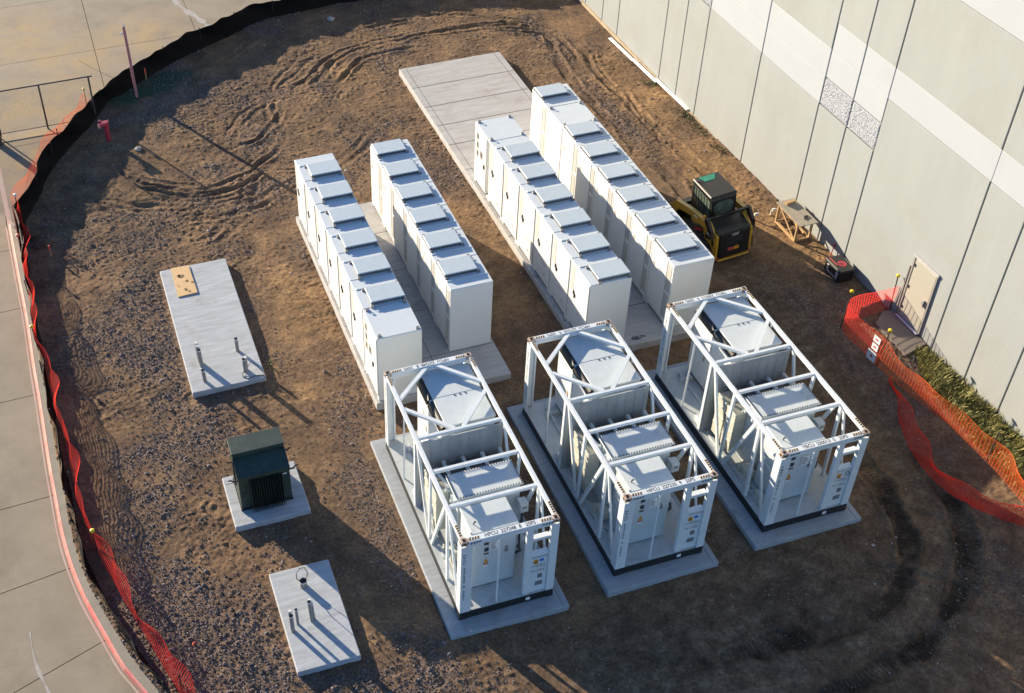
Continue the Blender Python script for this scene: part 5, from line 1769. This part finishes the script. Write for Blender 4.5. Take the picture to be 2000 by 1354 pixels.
for k, (x, y, lb) in enumerate(((15.09, 12.3, 'white plastic pipe elbow beside the loader rear guard'), (15.78, 12.32, 'white plastic pipe elbow just beyond the work table'))):
    t = thing('pipe_elbow', lb, 'pipe', (x, y, float(gz(x, y))), group='white pipe elbows by the wall')
    o = smooth(MB().tube([(0, 0, -.06), (0, 0, .17), (.02, -.01, .21), (.07, -.03, .24), (.13, -.05, .22)], .042, 10, rs=[.035, .035, .046, .05, .05]).build('elbow', 'pvcw', t))
    MB().tube([(.125, -.048, .222), (.135, -.051, .219)], .035, 10).build('bore', 'black', t)

# ------------------------------------------------------------------ grass along the wall
def grass(name, label, n, fn, hmin, hmax, cols):
    vs, fs, ii = [], [], 0
    V = []
    F = []
    for k in range(n):
        x, y, sc = fn()
        z = float(wall_ground(y)) - .03
        h = random.uniform(hmin, hmax) * sc
        a = random.uniform(0, 6.28)
        bend = random.uniform(.1, .75) * h
        w = random.uniform(.007, .015)
        dx, dy = math.cos(a), math.sin(a)
        n0 = len(V)
        for t, ww in ((0, 1), (.4, .9), (.75, .6)):
            px, py, pz = x + dx * bend * t * t, y + dy * bend * t * t, z + h * t * (1 - .18 * t)
            V.append((px - dy * w * ww, py + dx * w * ww, pz)); V.append((px + dy * w * ww, py - dx * w * ww, pz))
        V.append((x + dx * bend, y + dy * bend, z + h * .80))
        F += [(n0, n0 + 1, n0 + 3, n0 + 2), (n0 + 2, n0 + 3, n0 + 5, n0 + 4), (n0 + 4, n0 + 5, n0 + 6)]
    me = bpy.data.meshes.new(name)
    me.from_pydata(V, [], F)
    mt = bpy.data.materials.new(name + '_blades')
    mt.use_nodes = True
    nt = mt.node_tree
    g = nt.nodes.new('ShaderNodeNewGeometry')
    r = nt.nodes.new('ShaderNodeValToRGB')
    e = r.color_ramp.elements
    while len(e) < len(cols): e.new(.5)
    for k, c in enumerate(cols):
        e[k].position = k / (len(cols) - 1)
        e[k].color = (*c, 1)
    nt.links.new(g.outputs['Random Per Island'], r.inputs[0])
    b = nt.nodes['Principled BSDF']
    b.inputs['Roughness'].default_value = .7
    nt.links.new(r.outputs[0], b.inputs['Base Color'])
    me.materials.append(mt)
    o = link(name, me)
    o['kind'] = 'stuff'
    tag(o, label, 'grass')
def gfn():
    while True:
        y = random.uniform(-8, 4.75)
        x = random.uniform(14.9, 16.42)
        lim = np.interp(y, [-8, 0, 2, 3.6, 4.4, 4.8], [15.1, 15.25, 15.35, 15.55, 15.8, 16.2])
        if x > lim + random.uniform(-.12, .25):
            cl_ = .55 + .9 * (float(vnoise(np.array([x]), np.array([y]), .35, 77)[0]) + .5)
            return x, y, cl_
grass('grass', 'tall olive weeds growing along the wall behind the orange fence', 15000, gfn, .12, .38, [(.07, .095, .02), (.17, .18, .04), (.30, .27, .07), (.46, .38, .14)])
def wfn():
    y0, sp = random.choice(((28.6, .5), (29.6, .7), (19.2, .4), (18.2, .6), (16.6, .3), (22.0, .3)))
    y = random.gauss(y0, sp * .6)
    return 16.32 - abs(random.gauss(0, .22)), y, random.uniform(.5, 1)
grass('weed', 'small green weeds sprouting at the foot of the far wall', 900, wfn, .06, .20, [(.05, .085, .02), (.09, .12, .03), (.16, .14, .05)])

bpy.context.view_layer.update()
